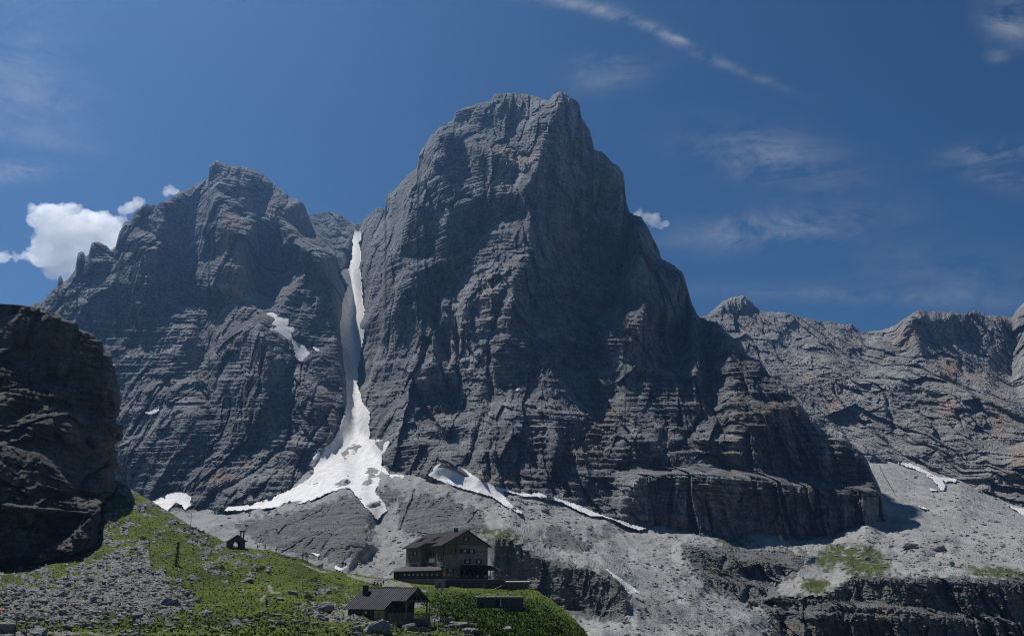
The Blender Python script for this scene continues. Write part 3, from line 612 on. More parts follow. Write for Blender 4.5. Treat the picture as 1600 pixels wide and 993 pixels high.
def build_left_cliff():
    py = np.arange(455, 915, 1.4); cols = 240
    X1 = line(LX)(py)
    for k, a in ((24, 1.6), (9, 1.3), (4, .9)): X1 = X1 + a * noise3(py / k, py * 0 + k, py * 0) * np.interp(py, [470, 500, 530, 560], [5, 3, 2, 1.4])
    st_ = hash2((py / 13 + 1.2 * noise3(py / 30, py * 0, py * 0)).astype(np.int32), np.zeros(len(py), np.int32), 3); X1 = X1 + (st_ - .5) * 8 * np.interp(py, [470, 540], [.2, 1])
    t = np.linspace(0, 1, cols)[None, :]
    PX = -150 + t * (X1[:, None] + 150); PY = np.broadcast_to(py[:, None], PX.shape)
    # the broad top needs its outline from above as well
    D0 = sample(D_CL, PX, PY); W = unproj(PX, PY, D0)
    d = rock_relief(W, .34, 1.15)
    edge = np.exp(-(X1[:, None] - PX) / 5.0)
    D = D0 + d * (1 - .7 * edge) + 9 * edge
    V = unproj(PX, PY, D)
    e_ = V[:, -1:]; k_ = lambda m: e_ * (1 + m / e_[..., 1:2]); s1 = k_(12) + np.array([-1., 0, 0]); s2 = k_(60) + np.array([-14., 0, -3.]); s3 = k_(220) + np.array([-160., 0, -30.])
    Vf = np.concatenate([V, s1, s2, s3], 1)
    P = np.concatenate([PX] + [PX[:, -1:]] * 3, 1); Q = np.concatenate([PY] + [PY[:, -1:]] * 3, 1)
    ob = mesh_grid('cliff', Vf, M_rock_near, {'grass': sample(GRASS_CL, P, Q), 'ochre': sample(OCHRE_CL, P, Q)}); tag(ob, kind='structure')
    return ob
cliff = build_left_cliff()

# ------------------------------------------------------------------ ground sheet under everything
gm = NT('valley_floor'); gi = gm.coords()
M_floor = gm.finish(gm.ramp(gm.noise(gi, .01, 6, .7), [(.4, (.12, .13, .07)), (.6, (.27, .26, .24))]), .95, gm.bump(gm.noise(gi, .05, 6, .7), .8, 4))
gx = np.linspace(-1, 1, 81); gx = np.sign(gx) * np.abs(gx) ** 1.4 * 4500
GXX, GYY = np.meshgrid(gx, gx); GZ = -230 + 40 * fbm(GXX / 2500, GYY / 2500, 0 * GXX, 3)
ground = mesh_grid('ground', np.stack([GXX, GYY, GZ], -1), M_floor); tag(ground, kind='structure')

# ================================================================== BUILDINGS
def simple_mat(name, col, var=.25, scale=3.0, rough=.85, bump=.3, metal=0.0, spec=.2, stretch=(1, 1, 1)):
    n = NT(name); v = n.coords(stretch); f = n.noise(v, scale, 5, .65)
    lo = tuple(c * (1 - var) for c in col); hi = tuple(min(1, c * (1 + var)) for c in col)
    return n.finish(n.ramp(f, [(.35, lo), (.65, hi)]), rough, n.bump(f, bump, .05) if bump else None, spec, metal)
def stone_mat(name, a, b, mortar, sc=1.6):
    n = NT(name); v = n.coords()
    vo = n.n('TexVoronoi', {'Vector': v, 'Scale': sc, 'Randomness': .9}); ve = n.n('TexVoronoi', {'Vector': v, 'Scale': sc, 'Randomness': .9}, feature='DISTANCE_TO_EDGE')
    sep = n.n('SeparateColor', {'Color': vo.outputs[1]})
    c = n.mix(sep.outputs[0], a, b); f = n.noise(v, 6, 4, .7); c = n.mix(n.math('MULTIPLY', f, .5), c, tuple(x * .5 for x in a))
    e = n.rng(ve.outputs[0], .02, .07); c = n.mix(e, mortar, c)
    return n.finish(c, .92, n.bump(n.math('ADD', e, n.math('MULTIPLY', f, .4)), .8, .06), .15)
M_stone = stone_mat('hut_masonry', (.20, .17, .13), (.36, .32, .26), (.12, .11, .10))
M_stone_sunlit = stone_mat('sunlit_masonry', (.34, .31, .26), (.48, .45, .39), (.22, .21, .19))  # lighter copy of the masonry, with sunlight put into its colour
M_stone_dk = stone_mat('dark_masonry', (.10, .088, .074), (.19, .17, .145), (.06, .055, .05), 2.4)
M_ochre_wall = simple_mat('weathered_boards', (.135, .10, .062), .4, 2.5, .9, .4, stretch=(1, 1, .15))
M_timber = simple_mat('dark_timber', (.060, .047, .037), .4, 4, .85, .4, stretch=(1, 1, .12))
M_timber_mid = simple_mat('grey_timber', (.16, .135, .105), .4, 4, .85, .4, stretch=(1, 1, .12))
M_timber_lt = simple_mat('new_timber', (.42, .27, .155), .25, 4, .7, .3, stretch=(1, 1, .12))
M_roof = simple_mat('brown_sheet_roof', (.085, .075, .074), .2, .7, .8, .1, 0, .1)
M_roofmetal = simple_mat('dark_metal_roof', (.062, .063, .078), .3, .6, .75, .08, 0, .12)
M_seam = simple_mat('roof_seam', (.022, .022, .026), .1, 2, .7, 0, 0, .1)
M_darkmetal = simple_mat('black_metal', (.03, .03, .032), .1, 2, .4, 0, .5)
M_white = simple_mat('white_paint', (.78, .77, .74), .05, 3, .6, 0)
M_shutter = simple_mat('dark_shutter', (.028, .022, .020), .2, 6, .7, .1)
M_glassd = NT('window_glass').finish((.03, .035, .045), .08, None, .6)
M_curtain = simple_mat('pale_curtain', (.62, .62, .60), .1, 6, .8, 0)
M_concrete = simple_mat('concrete', (.33, .31, .285), .2, 1.5, .9, .3)
M_turf = simple_mat('turf', (.05, .085, .02), .5, 1.5, .95, .6)
M_red = simple_mat('red_cloth', (.50, .035, .03), .15, 6, .8, .1)
M_orange = simple_mat('orange_cloth', (.80, .17, .03), .1, 6, .7, 0)
M_bark = simple_mat('bark', (.09, .075, .06), .4, 8, .95, .5, stretch=(1, 1, .2))

class MB:
    def __init__(s): s.v = []; s.f = []
    def add(s, v, f): o = len(s.v); s.v += [tuple(p) for p in v]; s.f += [tuple(i + o for i in q) for q in f]; return s
    def box(s, x0, x1, y0, y1, z0, z1):
        return s.add([(x0,y0,z0),(x1,y0,z0),(x1,y1,z0),(x0,y1,z0),(x0,y0,z1),(x1,y0,z1),(x1,y1,z1),(x0,y1,z1)], [(3,2,1,0),(4,5,6,7),(0,1,5,4),(1,2,6,5),(2,3,7,6),(3,0,4,7)])
    def beam(s, a, b, w, h=None):
        a, b = Vector(a), Vector(b); d = (b - a).normalized(); h = h or w
        up = Vector((0, 0, 1)) if abs(d.z) < .95 else Vector((0, 1, 0))
        r = d.cross(up).normalized(); u = r.cross(d)
        c = [a + r * sx * w / 2 + u * sy * h / 2 for sx, sy in ((-1,-1),(1,-1),(1,1),(-1,1))] + [b + r * sx * w / 2 + u * sy * h / 2 for sx, sy in ((-1,-1),(1,-1),(1,1),(-1,1))]
        return s.add(c, [(3,2,1,0),(4,5,6,7),(0,1,5,4),(1,2,6,5),(2,3,7,6),(3,0,4,7)])
    def cyl(s, a, b, r0, r1=None, n=10):
        a, b = Vector(a), Vector(b); d = (b - a).normalized(); r1 = r0 if r1 is None else r1
        up = Vector((0, 0, 1)) if abs(d.z) < .95 else Vector((0, 1, 0)); r = d.cross(up).normalized(); u = r.cross(d)
        c = [a + (r * math.cos(2*math.pi*i/n) + u * math.sin(2*math.pi*i/n)) * r0 for i in range(n)] + [b + (r * math.cos(2*math.pi*i/n) + u * math.sin(2*math.pi*i/n)) * r1 for i in range(n)]
        return s.add(c, [(i, (i+1) % n, n + (i+1) % n, n + i) for i in range(n)] + [tuple(range(n))[::-1], tuple(range(n, 2*n))])
    def slab(s, top, th):
        """closed slab under an upper polygon"""
        n = len(top); t = [Vector(p) for p in top]; nrm = (t[1] - t[0]).cross(t[2] - t[0]).normalized()
        if nrm.z < 0: t = t[::-1]; nrm = -nrm
        b = [p - nrm * th for p in t]
        return s.add(t + b, [tuple(range(n)), tuple(range(2*n - 1, n - 1, -1))] + [(i, n + i, n + (i+1) % n, (i+1) % n) for i in range(n)])
    def prism(s, foot, z0, z1):
        n = len(foot); v = [(x, y, z0) for x, y in foot] + [(x, y, z1) for x, y in foot]
        return s.add(v, [tuple(range(n))[::-1], tuple(range(n, 2*n))] + [(i, (i+1) % n, n + (i+1) % n, n + i) for i in range(n)])
    def build(s, name, mat, parent=None, smooth=False):
        return mesh_polys(name, s.v, s.f, mat, parent, smooth)
def empty(name, loc, rz, label, cat, group=None):
    o = bpy.data.objects.new(name, None); COL.objects.link(o); o.location = loc; o.rotation_euler = (0, 0, rz); tag(o, label, cat, group); return o
def window(parent, axis, c, off, z, w, h, panes=2, shutters=True, curtain=True, out=-1):
    """window on a wall. axis 'x': wall runs along x at y=off; axis 'y': wall runs along y at x=off; out = outward sign"""
    def bx(mb, a0, a1, d0, d1, z0, z1):
        d0, d1 = sorted((off + out * d0, off + out * d1))
        return mb.box(a0, a1, d0, d1, z0, z1) if axis == 'x' else mb.box(d0, d1, a0, a1, z0, z1)
    fr = MB(); t = .07
    bx(fr, c - w/2, c + w/2, .0, .06, z, z + t); bx(fr, c - w/2, c + w/2, .0, .06, z + h - t, z + h)
    for a in (c - w/2, c + w/2 - t): bx(fr, a, a + t, .0, .06, z + t, z + h - t)
    f = fr.build('window', M_timber, parent)
    gl = MB(); bx(gl, c - w/2 + t, c + w/2 - t, .005, .02, z + t, z + h - t); gl.build('pane', M_glassd, f)
    if curtain:
        pw = (w - .3) / panes
        for i in range(panes):
            cu = MB(); a = c - w/2 + .15 + i * pw; bx(cu, a + pw*.22, a + pw*.78, .021, .03, z + h*.30, z + h*.72); cu.build('curtain', M_curtain, f)
    if shutters:
        for sgn in (-1, 1):
            sh = MB(); a0, a1 = sorted((c + sgn * (w/2 + .02), c + sgn * (w/2 + .02 + w*.42))); bx(sh, a0, a1, .01, .07, z - .03, z + h + .03); sh.build('shutter', M_shutter, f)
    return f

# ---- the big refuge ---------------------------------------------------------------
HZ = 2.9
H = empty('mountain_refuge', (-14.6, 290.0, HZ), math.radians(34), 'large stone mountain refuge with brown gabled roof standing on the green knoll', 'mountain hut')
W2, EH, RH, LEN = 8.15, 10.9, 15.2, 25.0
wl = MB()
rec = 2.0; y1, y2 = 4.7, 14.6
sl_ = (RH - EH) / W2
foot = [(-W2, 0), (W2, 0), (W2, LEN), (-W2, LEN), (-W2, y2), (-W2 + rec, y2), (-W2 + rec, y1), (-W2, y1)]
def roofz(x): return RH - abs(x) * sl_
# walls as vertical quads up to the roof underside
pts = [(-W2, 0), (0, 0), (W2, 0), (W2, LEN), (0, LEN), (-W2, LEN), (-W2, y2), (-W2 + rec, y2), (-W2 + rec, y1), (-W2, y1)]
n_ = len(pts); v_ = [(x, y, -4.0) for x, y in pts] + [(x, y, roofz(x) - .12) for x, y in pts]
wl.add(v_, [(i, (i+1) % n_, n_ + (i+1) % n_, n_ + i) for i in range(n_)])
wall = wl.build('wall', M_stone, H)
ga = MB(); ga.add([(-W2 + .3, -.03, EH - .05), (W2 - .3, -.03, EH - .05), (0, -.03, RH - .28), (-W2 + .3, 0.02, EH - .05), (W2 - .3, .02, EH - .05), (0, .02, RH - .28)], [(0,1,2),(5,4,3),(0,3,4,1),(1,4,5,2),(2,5,3,0)]); ga.build('gable_boarding', M_ochre_wall, H)
bb = MB(); bb.box(-W2, W2, -.09, -.035, EH - .25, EH - .05); bb.build('gable_beam', M_timber, H)
bw = MB(); bw.box(-W2 + rec - .06, -W2 + rec - .01, y1 + .05, y2 - .05, 6.4, EH + .6); bw.box(-W2 - .05, -W2 - .008, .1, y1 - .02, 7.4, EH - .2); bw.box(-W2 + .0, -W2 + 5.5, -.05, -.008, 7.4, EH - .3); bw.build('upper_boarding', M_ochre_wall, H)
pl_ = MB(); pl_.box(-W2 - .09, -W2 - .01, .02, y1 - .02, -.5, 5.4); pl_.build('sunlit_stonework', M_stone_sunlit, H)  # sunlit foot of the side wall, painted as lighter stone below the eaves shadow
pl_ = MB(); pl_.box(-W2 - .09, -W2 - .01, y2 + .02, LEN - .02, -.5, 5.6); pl_.build('sunlit_stonework', M_stone_sunlit, H)  # the same painted sunlight on the foot of the left block
ov = 1.25; yo = -.9; ye = LEN + .9
rf = MB()
for sg in (-1, 1):
    xe = sg * (W2 + ov); ze = roofz(xe)
    if sg == 1: rf.slab([(0, yo, RH), (xe, yo, ze), (xe, ye, ze), (0, ye, RH)], .22)
    else:
        xr = -(W2 + ov) + rec + .4; zr = roofz(xr)
        rf.slab([(0, yo, RH), (xr, yo, zr), (xr, ye, zr), (0, ye, RH)], .22)
        for a, b in ((yo, y1 + .7), (y2 - .5, ye)): rf.slab([(xr, a, zr), (xe, a, ze), (xe, b, ze), (xr, b, zr)], .22)
roof = rf.build('roof', M_roof, H)
sm = MB()
for k in range(int((ye - yo) / .62)):
    y = yo + .3 + k * .62; xe = -(W2 + ov) if (y < y1 + .7 or y > y2 - .5) else -(W2 + ov) + rec + .4
    sm.beam((0, y, RH + .02), (xe, y, roofz(xe) + .02), .05, .07)
sm.build('roof_seams', M_seam, roof)
for a, b in ((yo, y1 + .7), (y2 - .5, ye)): gu = MB(); gu.cyl((-W2 - ov - .08, a, roofz(W2 + ov) - .2), (-W2 - ov - .08, b, roofz(W2 + ov) - .2), .09, n=8); gu.build('gutter', M_darkmetal, H)
gu = MB(); gu.cyl((W2 + .1, -.1, -1), (W2 + .1, -.1, EH - .3), .08, n=8); gu.build('downpipe', M_darkmetal, H); gu = MB(); gu.cyl((-W2 - .1, -.12, 4), (-W2 - .1, -.12, EH - .3), .08, n=8); gu.build('downpipe', M_darkmetal, H)
for yy in (9.5, 19.5):
    sg = MB(); 
    for k in range(3): x = -3.6 - k * .9; sg.beam((x, yy, roofz(x) + .18), (x - .5, yy + 2.6, roofz(x - .5) + .18), .12, .22)
    sg.build('snow_guard', M_darkmetal, roof)
chm = MB(); chm.box(-.9, .1, 5.2, 6.3, RH - 1.0, RH + .75); chm.box(-1.0, .2, 5.1, 6.4, RH + .75, RH + .9); chm.build('chimney', M_stone_dk, roof)
window(H, 'x', .0, -.04, EH + .75, 1.1, 1.25)                                # attic
for cx_ in (-2.9, -.4, 2.1): window(H, 'x', cx_, -.0, 8.0, 1.25, 1.35)
for cx_ in (.6, 4.9): window(H, 'x', cx_, -.0, 4.9, 1.25, 1.35)
window(H, 'x', -5.5, -.0, 2.2, 1.5, 1.1)
window(H, 'y', 18.6, -W2 - .0, 7.6, 1.5, 1.5)
window(H, 'y', 18.2, -W2 - .09, 3.5, 1.3, 1.4)
for c_ in (6.6, 9.2, 12.0): window(H, 'y', c_, -W2 + rec - .06, 7.6, 1.2, 1.2, curtain=False)
for c_ in (6.4, 9.0, 11.8): window(H, 'y', c_, -W2 + rec - .0, 4.1, 1.5, .95, panes=1, shutters=False)
window(H, 'y', 2.2, -W2 - .0, 6.0, 1.2, 1.3)
bal = MB(); bal.box(-W2 - .25, -W2 + rec, y1 + .1, y1 + 3.9, 5.15, 5.3); bal.box(-W2 - .3, -W2 - .2, y1 + .1, y1 + 3.9, 5.3, 6.5); bal.box(-W2 - .2, -W2 + rec - .1, y1 + 3.8, y1 + 3.9, 5.3, 6.5); bal.build('balcony', M_concrete, H)
# annex under the lean-to roof
an = MB(); A0, A1, A2 = (-W2 - .45, -.5), (-14.2, 21.6), (-W2, 25.0)
AH = 2.75
an.prism([A0, (-W2 - .1, .1), (-W2 - .1, 24.8), A1][::-1], .25, AH)
annex = an.build('annex', M_timber, H)
ab = MB(); B = [(A0[0] - .05, A0[1] - .1), (-W2 - .1, 0), (-W2 - .1, 25.), (A1[0] - .1, A1[1] + .1)]; ab.prism(B[::-1], -4.5, .28); ab.build('stone_base', M_stone, annex)
ar = MB(); ar.slab([(A0[0] - 1.0, A0[1] - .6, AH + .05), (A1[0] - 1.0, A1[1] + .2, AH - .1), (-W2 - .0, 25.6, AH + 1.9), (-W2 - .0, -.4, AH + 1.1)], .2); ar.build('annex_roof', M_roof, annex)
d_ = Vector((A1[0] - A0[0], A1[1] - A0[1], 0)); L_ = d_.length; d_.normalize(); nn = Vector((-d_.y, d_.x, 0)); nn = nn if nn.x < 0 else -nn
for k, q in enumerate((.10, .2, .30, .40, .49, .58, .67, .76)):
    p0 = Vector((*A0, 0)) + d_ * (L_ * q) + nn * .04; f_ = MB(); f_.beam(p0 + Vector((0, 0, 1.55)) - d_ * .5, p0 + Vector((0, 0, 1.55)) + d_ * .5, .06, .95)
    fo = f_.build('window', M_shutter, annex); g_ = MB(); g_.beam(p0 + nn * .04 + Vector((0, 0, 1.55)) - d_ * .3, p0 + nn * .04 + Vector((0, 0, 1.55)) + d_ * .3, .04, .5); g_.build('pane', M_curtain, fo)
# veranda along the gable
ve = MB(); ve.slab([(-1.8, -.05, 4.5), (W2 + .8, -.05, 4.5), (W2 + 4.2, -3.4, 2.9), (-2.6, -3.4, 3.1)], .2); vr = ve.build('veranda_roof', M_shutter, H)
for xx in (-2.3, .8, 4.0, 7.2, 11.9):
    q = MB(); q.box(xx - .09, xx + .09, -3.25, -3.07, .1, 2.85); q.build('post', M_timber, H)
vw = MB(); vw.box(-1.9, W2, -.14, -.03, .1, 4.2); vw.build('ground_floor_boarding', M_shutter, H)

# ---- terrace ----------------------------------------------------------------------
T = empty('terrace', (-23, 281, HZ), 0, 'raised stone terrace with dark retaining wall in front of the refuge gable', 'terrace')
tf = [(0, 0), (22.5, 0), (25, 4.5), (24, 14.5), (16, 13.4), (1.7, 4.4)]
tm = MB(); tm.prism(tf, -4.5, -.1); tm.build('retaining_wall', M_stone_dk, T)
tm = MB(); tm.prism([(x * 1.01 - .15, y - .15) for x, y in tf], -.1, .06); tm.build('floor', M_concrete, T)
rl = MB(); rl.beam((4.5, .1, 1.0), (22.4, .1, 1.0), .07, .06)
rl.beam((4.5, .1, .55), (22.4, .1, .55), .04, .05); rl.beam((22.4, .1, 1.0), (24.8, 4.5, 1.0), .07, .06); rl.build('handrail', M_timber_mid, T)
for k in range(10):
    q = MB(); q.box(4.5 + k * 1.98, 4.6 + k * 1.98, .05, .15, .06, 1.0); q.build('railing_post', M_timber_mid, T)
for xx, ww in ((8, .3), (14.5, .35), (20.6, .3)):
    q = MB(); q.box(xx - ww, xx + ww, -.05, -.01, -2.0, -1.4); fo = q.build('vent_hatch', M_concrete, T)
B1 = empty('stone_kiosk', (-21.6, 277.2, 0), 0, 'low sunlit stone annex with flat slab roof at the left end of the terrace', 'outbuilding')
q = MB(); q.box(-1.4, 1.6, -1.2, 3.5, -2.2, 2.6); q.build('wall', M_stone_sunlit, B1)  # sunlight on these walls is put into their pale colour
q = MB(); q.box(-1.9, 1.9, -1.6, 3.7, 2.6, 2.85); q.build('roof_slab', M_concrete, B1)
q = MB(); q.box(-.6, .5, -1.24, -1.18, -.2, 1.9); q.build('door', M_timber_mid, B1)

# ---- timber store right of the terrace and the turf roofed stone store -------------
S1 = empty('timber_shed', (1.5, 276.5, 0), math.radians(-4), 'low flat roofed shed of dark horizontal planks right of the terrace', 'shed')
q = MB(); q.box(-3.0, 3.2, 0, 3.0, -2.5, 2.1); sw = q.build('wall', M_timber, S1)
q = MB()
for k in range(9): q.box(-3.05, 3.25, -.06, -.005, -.25 + k * .26, -.06 + k * .26)
q.build('planking', M_timber_mid, sw)
q = MB(); q.slab([(-3.5, -.5, 2.2), (3.7, -.5, 2.2), (3.7, 3.4, 2.5), (-3.5, 3.4, 2.5)], .16); q.build('roof', M_concrete, S1)
g0 = on_hill(780, 950); zb = g0.z
S2 = empty('stone_store', (-3.0, 221, zb), math.radians(-3), 'long low stone store with flat rubble roof dug into the green slope', 'outbuilding')
q = MB(); q.box(-5.4, 5.5, 0, 5.5, -2.5, 2.35); q.build('wall', M_stone_dk, S2)
q = MB(); q.box(-5.8, 5.9, -.35, 6.2, 2.352, 2.62); q.build('roof_slab', M_concrete, S2)
q = MB(); q.box(-.9, .2, -.05, -.01, -.3, 1.85); dd = q.build('door', M_shutter, S2)
q = MB(); q.box(.2, .38, -.07, -.01, -.3, 1.95); q.build('door_frame', M_white, S2)
q = MB(); q.box(-4.6, -3.7, -.05, -.01, .7, 1.3); q.build('window', M_shutter, S2)

# ---- small hut with the metal roof ------------------------------------------------
KZ = -5.15
K = empty('stone_cabin', (-16.7, 163.0, KZ), math.radians(50), 'small stone cabin with ribbed dark metal roof and open timber porch', 'cabin')
RZ, PIT = 5.45, .76; ww, we, yl, ys = 2.9, 4.4, 14.0, 3.0
def kz(x): return RZ - abs(x) * PIT
q = MB(); p_ = [(-4.0, ys + .2), (0, ys + .2), (2.6, ys + .2), (2.6, yl - .5), (0, yl - .5), (-4.0, yl - .5)]; n_ = 6
q.add([(x, y, -2.5) for x, y in p_] + [(x, y, kz(x) - .12) for x, y in p_], [(i, (i+1) % n_, n_ + (i+1) % n_, n_ + i) for i in range(n_)]); q.build('wall', M_stone_dk, K)
q = MB(); q.add([(-3.9, ys + .15, 0), (2.5, ys + .15, 0), (2.5, ys + .15, kz(2.5) - .15), (0, ys + .15, RZ - .15), (-3.9, ys + .15, kz(3.9) - .15)], [(0,1,2,3,4)]); q.build('porch_boarding', M_timber, K)
q = MB(); q.slab([(0, -.35, RZ), (-ww, -.35, kz(ww)), (-ww, ys, kz(ww)), (0, ys, RZ)], .1)
q.slab([(0, ys, RZ), (-we - .35, ys, kz(we + .35)), (-we - .35, yl, kz(we + .35)), (0, yl, RZ)], .1)
q.slab([(0, -.35, RZ), (ww + .3, -.35, kz(ww + .3)), (ww + .3, yl, kz(ww + .3)), (0, yl, RZ)], .1); kr = q.build('roof', M_roofmetal, K)
q = MB(); k = 0; y = -.3
while y < yl:
    xe = -ww if y < ys else -we - .35; q.beam((0, y, RZ + .03), (xe, y, kz(xe) + .03), .06, .09); q.beam((0, y, RZ + .03), (ww + .3, y, kz(ww + .3) + .03), .06, .09); y += .56
q.beam((0, -.4, RZ + .05), (0, yl, RZ + .05), .22, .06); q.build('roof_seams', M_seam, kr)
q = MB(); q.box(-1.75, -1.1, 11.6, 12.4, kz(1.1) - .8, RZ + .35); q.box(-1.85, -1.0, 11.5, 12.5, RZ + .35, RZ + .45); q.build('chimney', M_darkmetal, kr)
q = MB(); q.box(-1.9, -1.1, 10.7, 11.6, kz(1.7) + .02, kz(1.1) + .25); q.build('roof_hatch', M_darkmetal, kr)
for a in (3.8, 5.15):
    q = MB(); q.box(-4.09, -4.02, a, a + 1.25, .1, 2.0); dr = q.build('door', M_timber_lt, K)
    for z in (.35, 1.0, 1.65): r_ = MB(); r_.box(-4.12, -4.092, a + .03, a + 1.22, z, z + .12); r_.build('door_brace', M_timber_mid, dr)
q = MB(); q.box(-4.1, -4.02, 3.35, 3.7, .1, 2.0); q.build('door_frame', M_timber_mid, K)
q = MB(); q.box(-4.06, -4.01, 8.3, 8.9, 1.0, 1.5); q.build('window', M_curtain, K)
for x_ in (-ww + .45, ww - .35):
    q = MB(); q.box(x_ - .11, x_ + .11, -.11, .11, -1.5, kz(x_) - .15); po = q.build('post', M_timber_mid, K)
    r_ = MB(); s_ = 1 if x_ < 0 else -1; r_.beam((x_, 0, kz(x_) - 1.3), (x_ + s_ * .95, 0, kz(x_) - .35), .13); r_.beam((x_, .0, kz(x_) - 1.3), (x_, .95, kz(x_) - .3), .13); r_.build('brace', M_timber_mid, po)
q = MB(); q.beam((-ww, 0, kz(ww) - .0), (ww, 0, kz(ww) - .0), .16, .2); q.beam((0, 0, kz(ww)), (0, 0, RZ - .2), .15); q.beam((0, -.12, RZ - .3), (-ww + .1, -.12, kz(ww) + .0), .12, .16); q.beam((0, -.12, RZ - .3), (ww, -.12, kz(ww) + .0), .12, .16)
q.beam((-1.3, 0, kz(ww) + .1), (-.1, 0, RZ - .7), .12); q.beam((1.3, 0, kz(ww) + .1), (.1, 0, RZ - .7), .12); q.build('gable_frame', M_timber_mid, K)
q = MB(); q.box(-ww + .2, ww, -.2, ys, -1.6, .12); q.build('porch_floor', M_stone_dk, K)
# picket fence
FN = empty('picket_fence', (-21.2, 159.6, KZ), math.radians(17), 'weathered picket fence in front of the cabin porch', 'fence')
q = MB(); q.beam((0, .06, .35), (7.4, .06, .35), .05, .09); q.beam((0, .06, 1.05), (7.4, .06, 1.05), .05, .09); q.build('rail', M_timber_mid, FN)
rr = random.Random(3)
for k in range(34):
    q = MB(); x = k * .22; h = 1.35 + rr.uniform(-.14, .14); q.box(x, x + .12, -.02, .03, -.6, h); q.build('picket', M_timber_mid, FN)
RK = empty('timber_rack', (-14.4, 163.2, KZ), math.radians(12), 'bare timber post frame with crossbars right of the cabin porch', 'rack')
for k, x in enumerate((0, .95, 1.9)):
    q = MB(); q.box(x - .07, x + .07, -.07, .07, -1.2, 3.2); q.build('post', M_timber_mid, RK)
q = MB(); q.beam((-.5, 0, 3.15), (2.3, 0, 3.15), .12, .14); q.beam((-.2, 0, 2.1), (2.0, 0, 2.1), .07, .1); q.beam((-.2, 0, .9), (2.0, 0, .9), .07, .1); q.build('crossbar', M_timber_mid, RK)

# ---- chapel on the ridge ----------------------------------------------------------
gc = on_hill(368, 857); gc = gc or Vector(unproj(368, 857, 300.))
CH = empty('chapel', (gc.x, gc.y + 1.0, gc.z), math.radians(28), 'tiny stone chapel with an open arch standing on the grassy ridge', 'chapel')
def arch_wall(y, th=.5, w=2.6, h=2.6, apex=4.4, aw=1.05, ah=1.35, n=12):
    """gable wall with a round headed opening"""
    arc = [(aw * math.cos(math.pi * i / n), ah + aw * math.sin(math.pi * i / n)) for i in range(n + 1)]      # right to left
    outer = [(w, -2.0), (w, h), (0, apex), (-w, h), (-w, -2.0)]
    inner = [(aw, -2.0)] + arc + [(-aw, -2.0)]
    # strips: match inner points to outer outline points
    def om(i): 
        t = i / (len(inner) - 1); L = [0]; 
        for a, b in zip(outer, outer[1:]): L.append(L[-1] + math.dist(a, b))
        s = t * L[-1]
        for k in range(len(L) - 1):
            if s <= L[k + 1] + 1e-9: u = (s - L[k]) / (L[k + 1] - L[k]); return (outer[k][0] + u * (outer[k+1][0] - outer[k][0]), outer[k][1] + u * (outer[k+1][1] - outer[k][1]))
        return outer[-1]
    O = [om(i) for i in range(len(inner))]
    m = len(inner); V = [(x, y, z) for x, z in inner] + [(x, y, z) for x, z in O] + [(x, y + th, z) for x, z in inner] + [(x, y + th, z) for x, z in O]; Fc = []
    for i in range(m - 1):
        Fc += [(i, i+1, m+i+1, m+i), (2*m+i, 3*m+i, 3*m+i+1, 2*m+i+1), (i, 2*m+i, 2*m+i+1, i+1), (m+i, m+i+1, 3*m+i+1, 3*m+i)]
    return V, Fc
q = MB(); q.add(*arch_wall(0)); q.add(*arch_wall(3.4)); q.box(-2.6, -2.15, .5, 3.4, -2, 2.6); q.box(2.15, 2.6, .5, 3.4, -2, 2.6); q.build('wall', M_stone_dk, CH)
q = MB()
for s_ in (-1, 1): q.slab([(0, -.3, 4.6), (s_ * 3.0, -.3, 2.5), (s_ * 3.0, 4.2, 2.5), (0, 4.2, 4.6)], .2)
q.build('roof', M_stone, CH)
q = MB(); q.box(.9, 1.25, .3, 1.1, 3.4, 5.5); q.box(1.85, 2.2, .3, 1.1, 2.9, 5.5); q.box(.8, 2.3, .2, 1.2, 5.5, 5.85); q.build('bell_cote', M_stone_dk, CH)

# ---- mast, fence rail -------------------------------------------------------------
ga_ = on_hill(297, 826) or Vector(unproj(297, 826, 305.))
q = MB(); q.cyl((0, 0, -1), (0, 0, 9.6), .09, .05, 8); q.cyl((-.35, 0, 9.0), (.35, 0, 9.0), .03, n=6); q.cyl((-.25, 0, 8.4), (.25, 0, 8.4), .03, n=6)
mast = q.build('radio_mast', M_darkmetal); mast.location = (ga_.x, ga_.y, ga_.z); tag(mast, 'thin tall metal mast on the stony end of the ridge', 'mast')
r0, r1 = on_hill(537, 919), on_hill(576, 918)
RL = empty('fence_rail', r0, math.atan2(r1.y - r0.y, r1.x - r0.x), 'low wooden rail beside the path behind the small cabin', 'railing'); L_ = (r1.xy - r0.xy).length
q = MB(); q.beam((0, 0, .75), (L_, 0, .75), .12, .14); q.build('rail', M_timber_lt, RL)
for k in range(6):
    q = MB(); q.box(k * L_ / 5 - .06, k * L_ / 5 + .06, -.06, .06, -.6, .7); q.build('post', M_timber, RL)
# roof corner of a shed that reaches in at the left edge
rs = on_hill(2, 966); RS = empty('roofed_shelter', (rs.x - 2.9, rs.y, rs.z - .5), math.radians(10), 'wooden shelter with reddish roof cut off by the left edge', 'shelter')
q = MB(); q.slab([(0, -1.6, 3.0), (2.4, -1.6, 1.7), (2.4, 1.6, 1.7), (0, 1.6, 3.0)], .1); q.slab([(0, -1.6, 3.0), (-2.4, -1.6, 1.7), (-2.4, 1.6, 1.7), (0, 1.6, 3.0)], .1); q.build('roof', simple_mat('red_roof', (.36, .13, .07), .2, 3), RS)
q = MB(); q.box(-2.0, 2.0, -1.3, 1.3, -.8, 1.9); q.build('wall', M_timber_mid, RS)

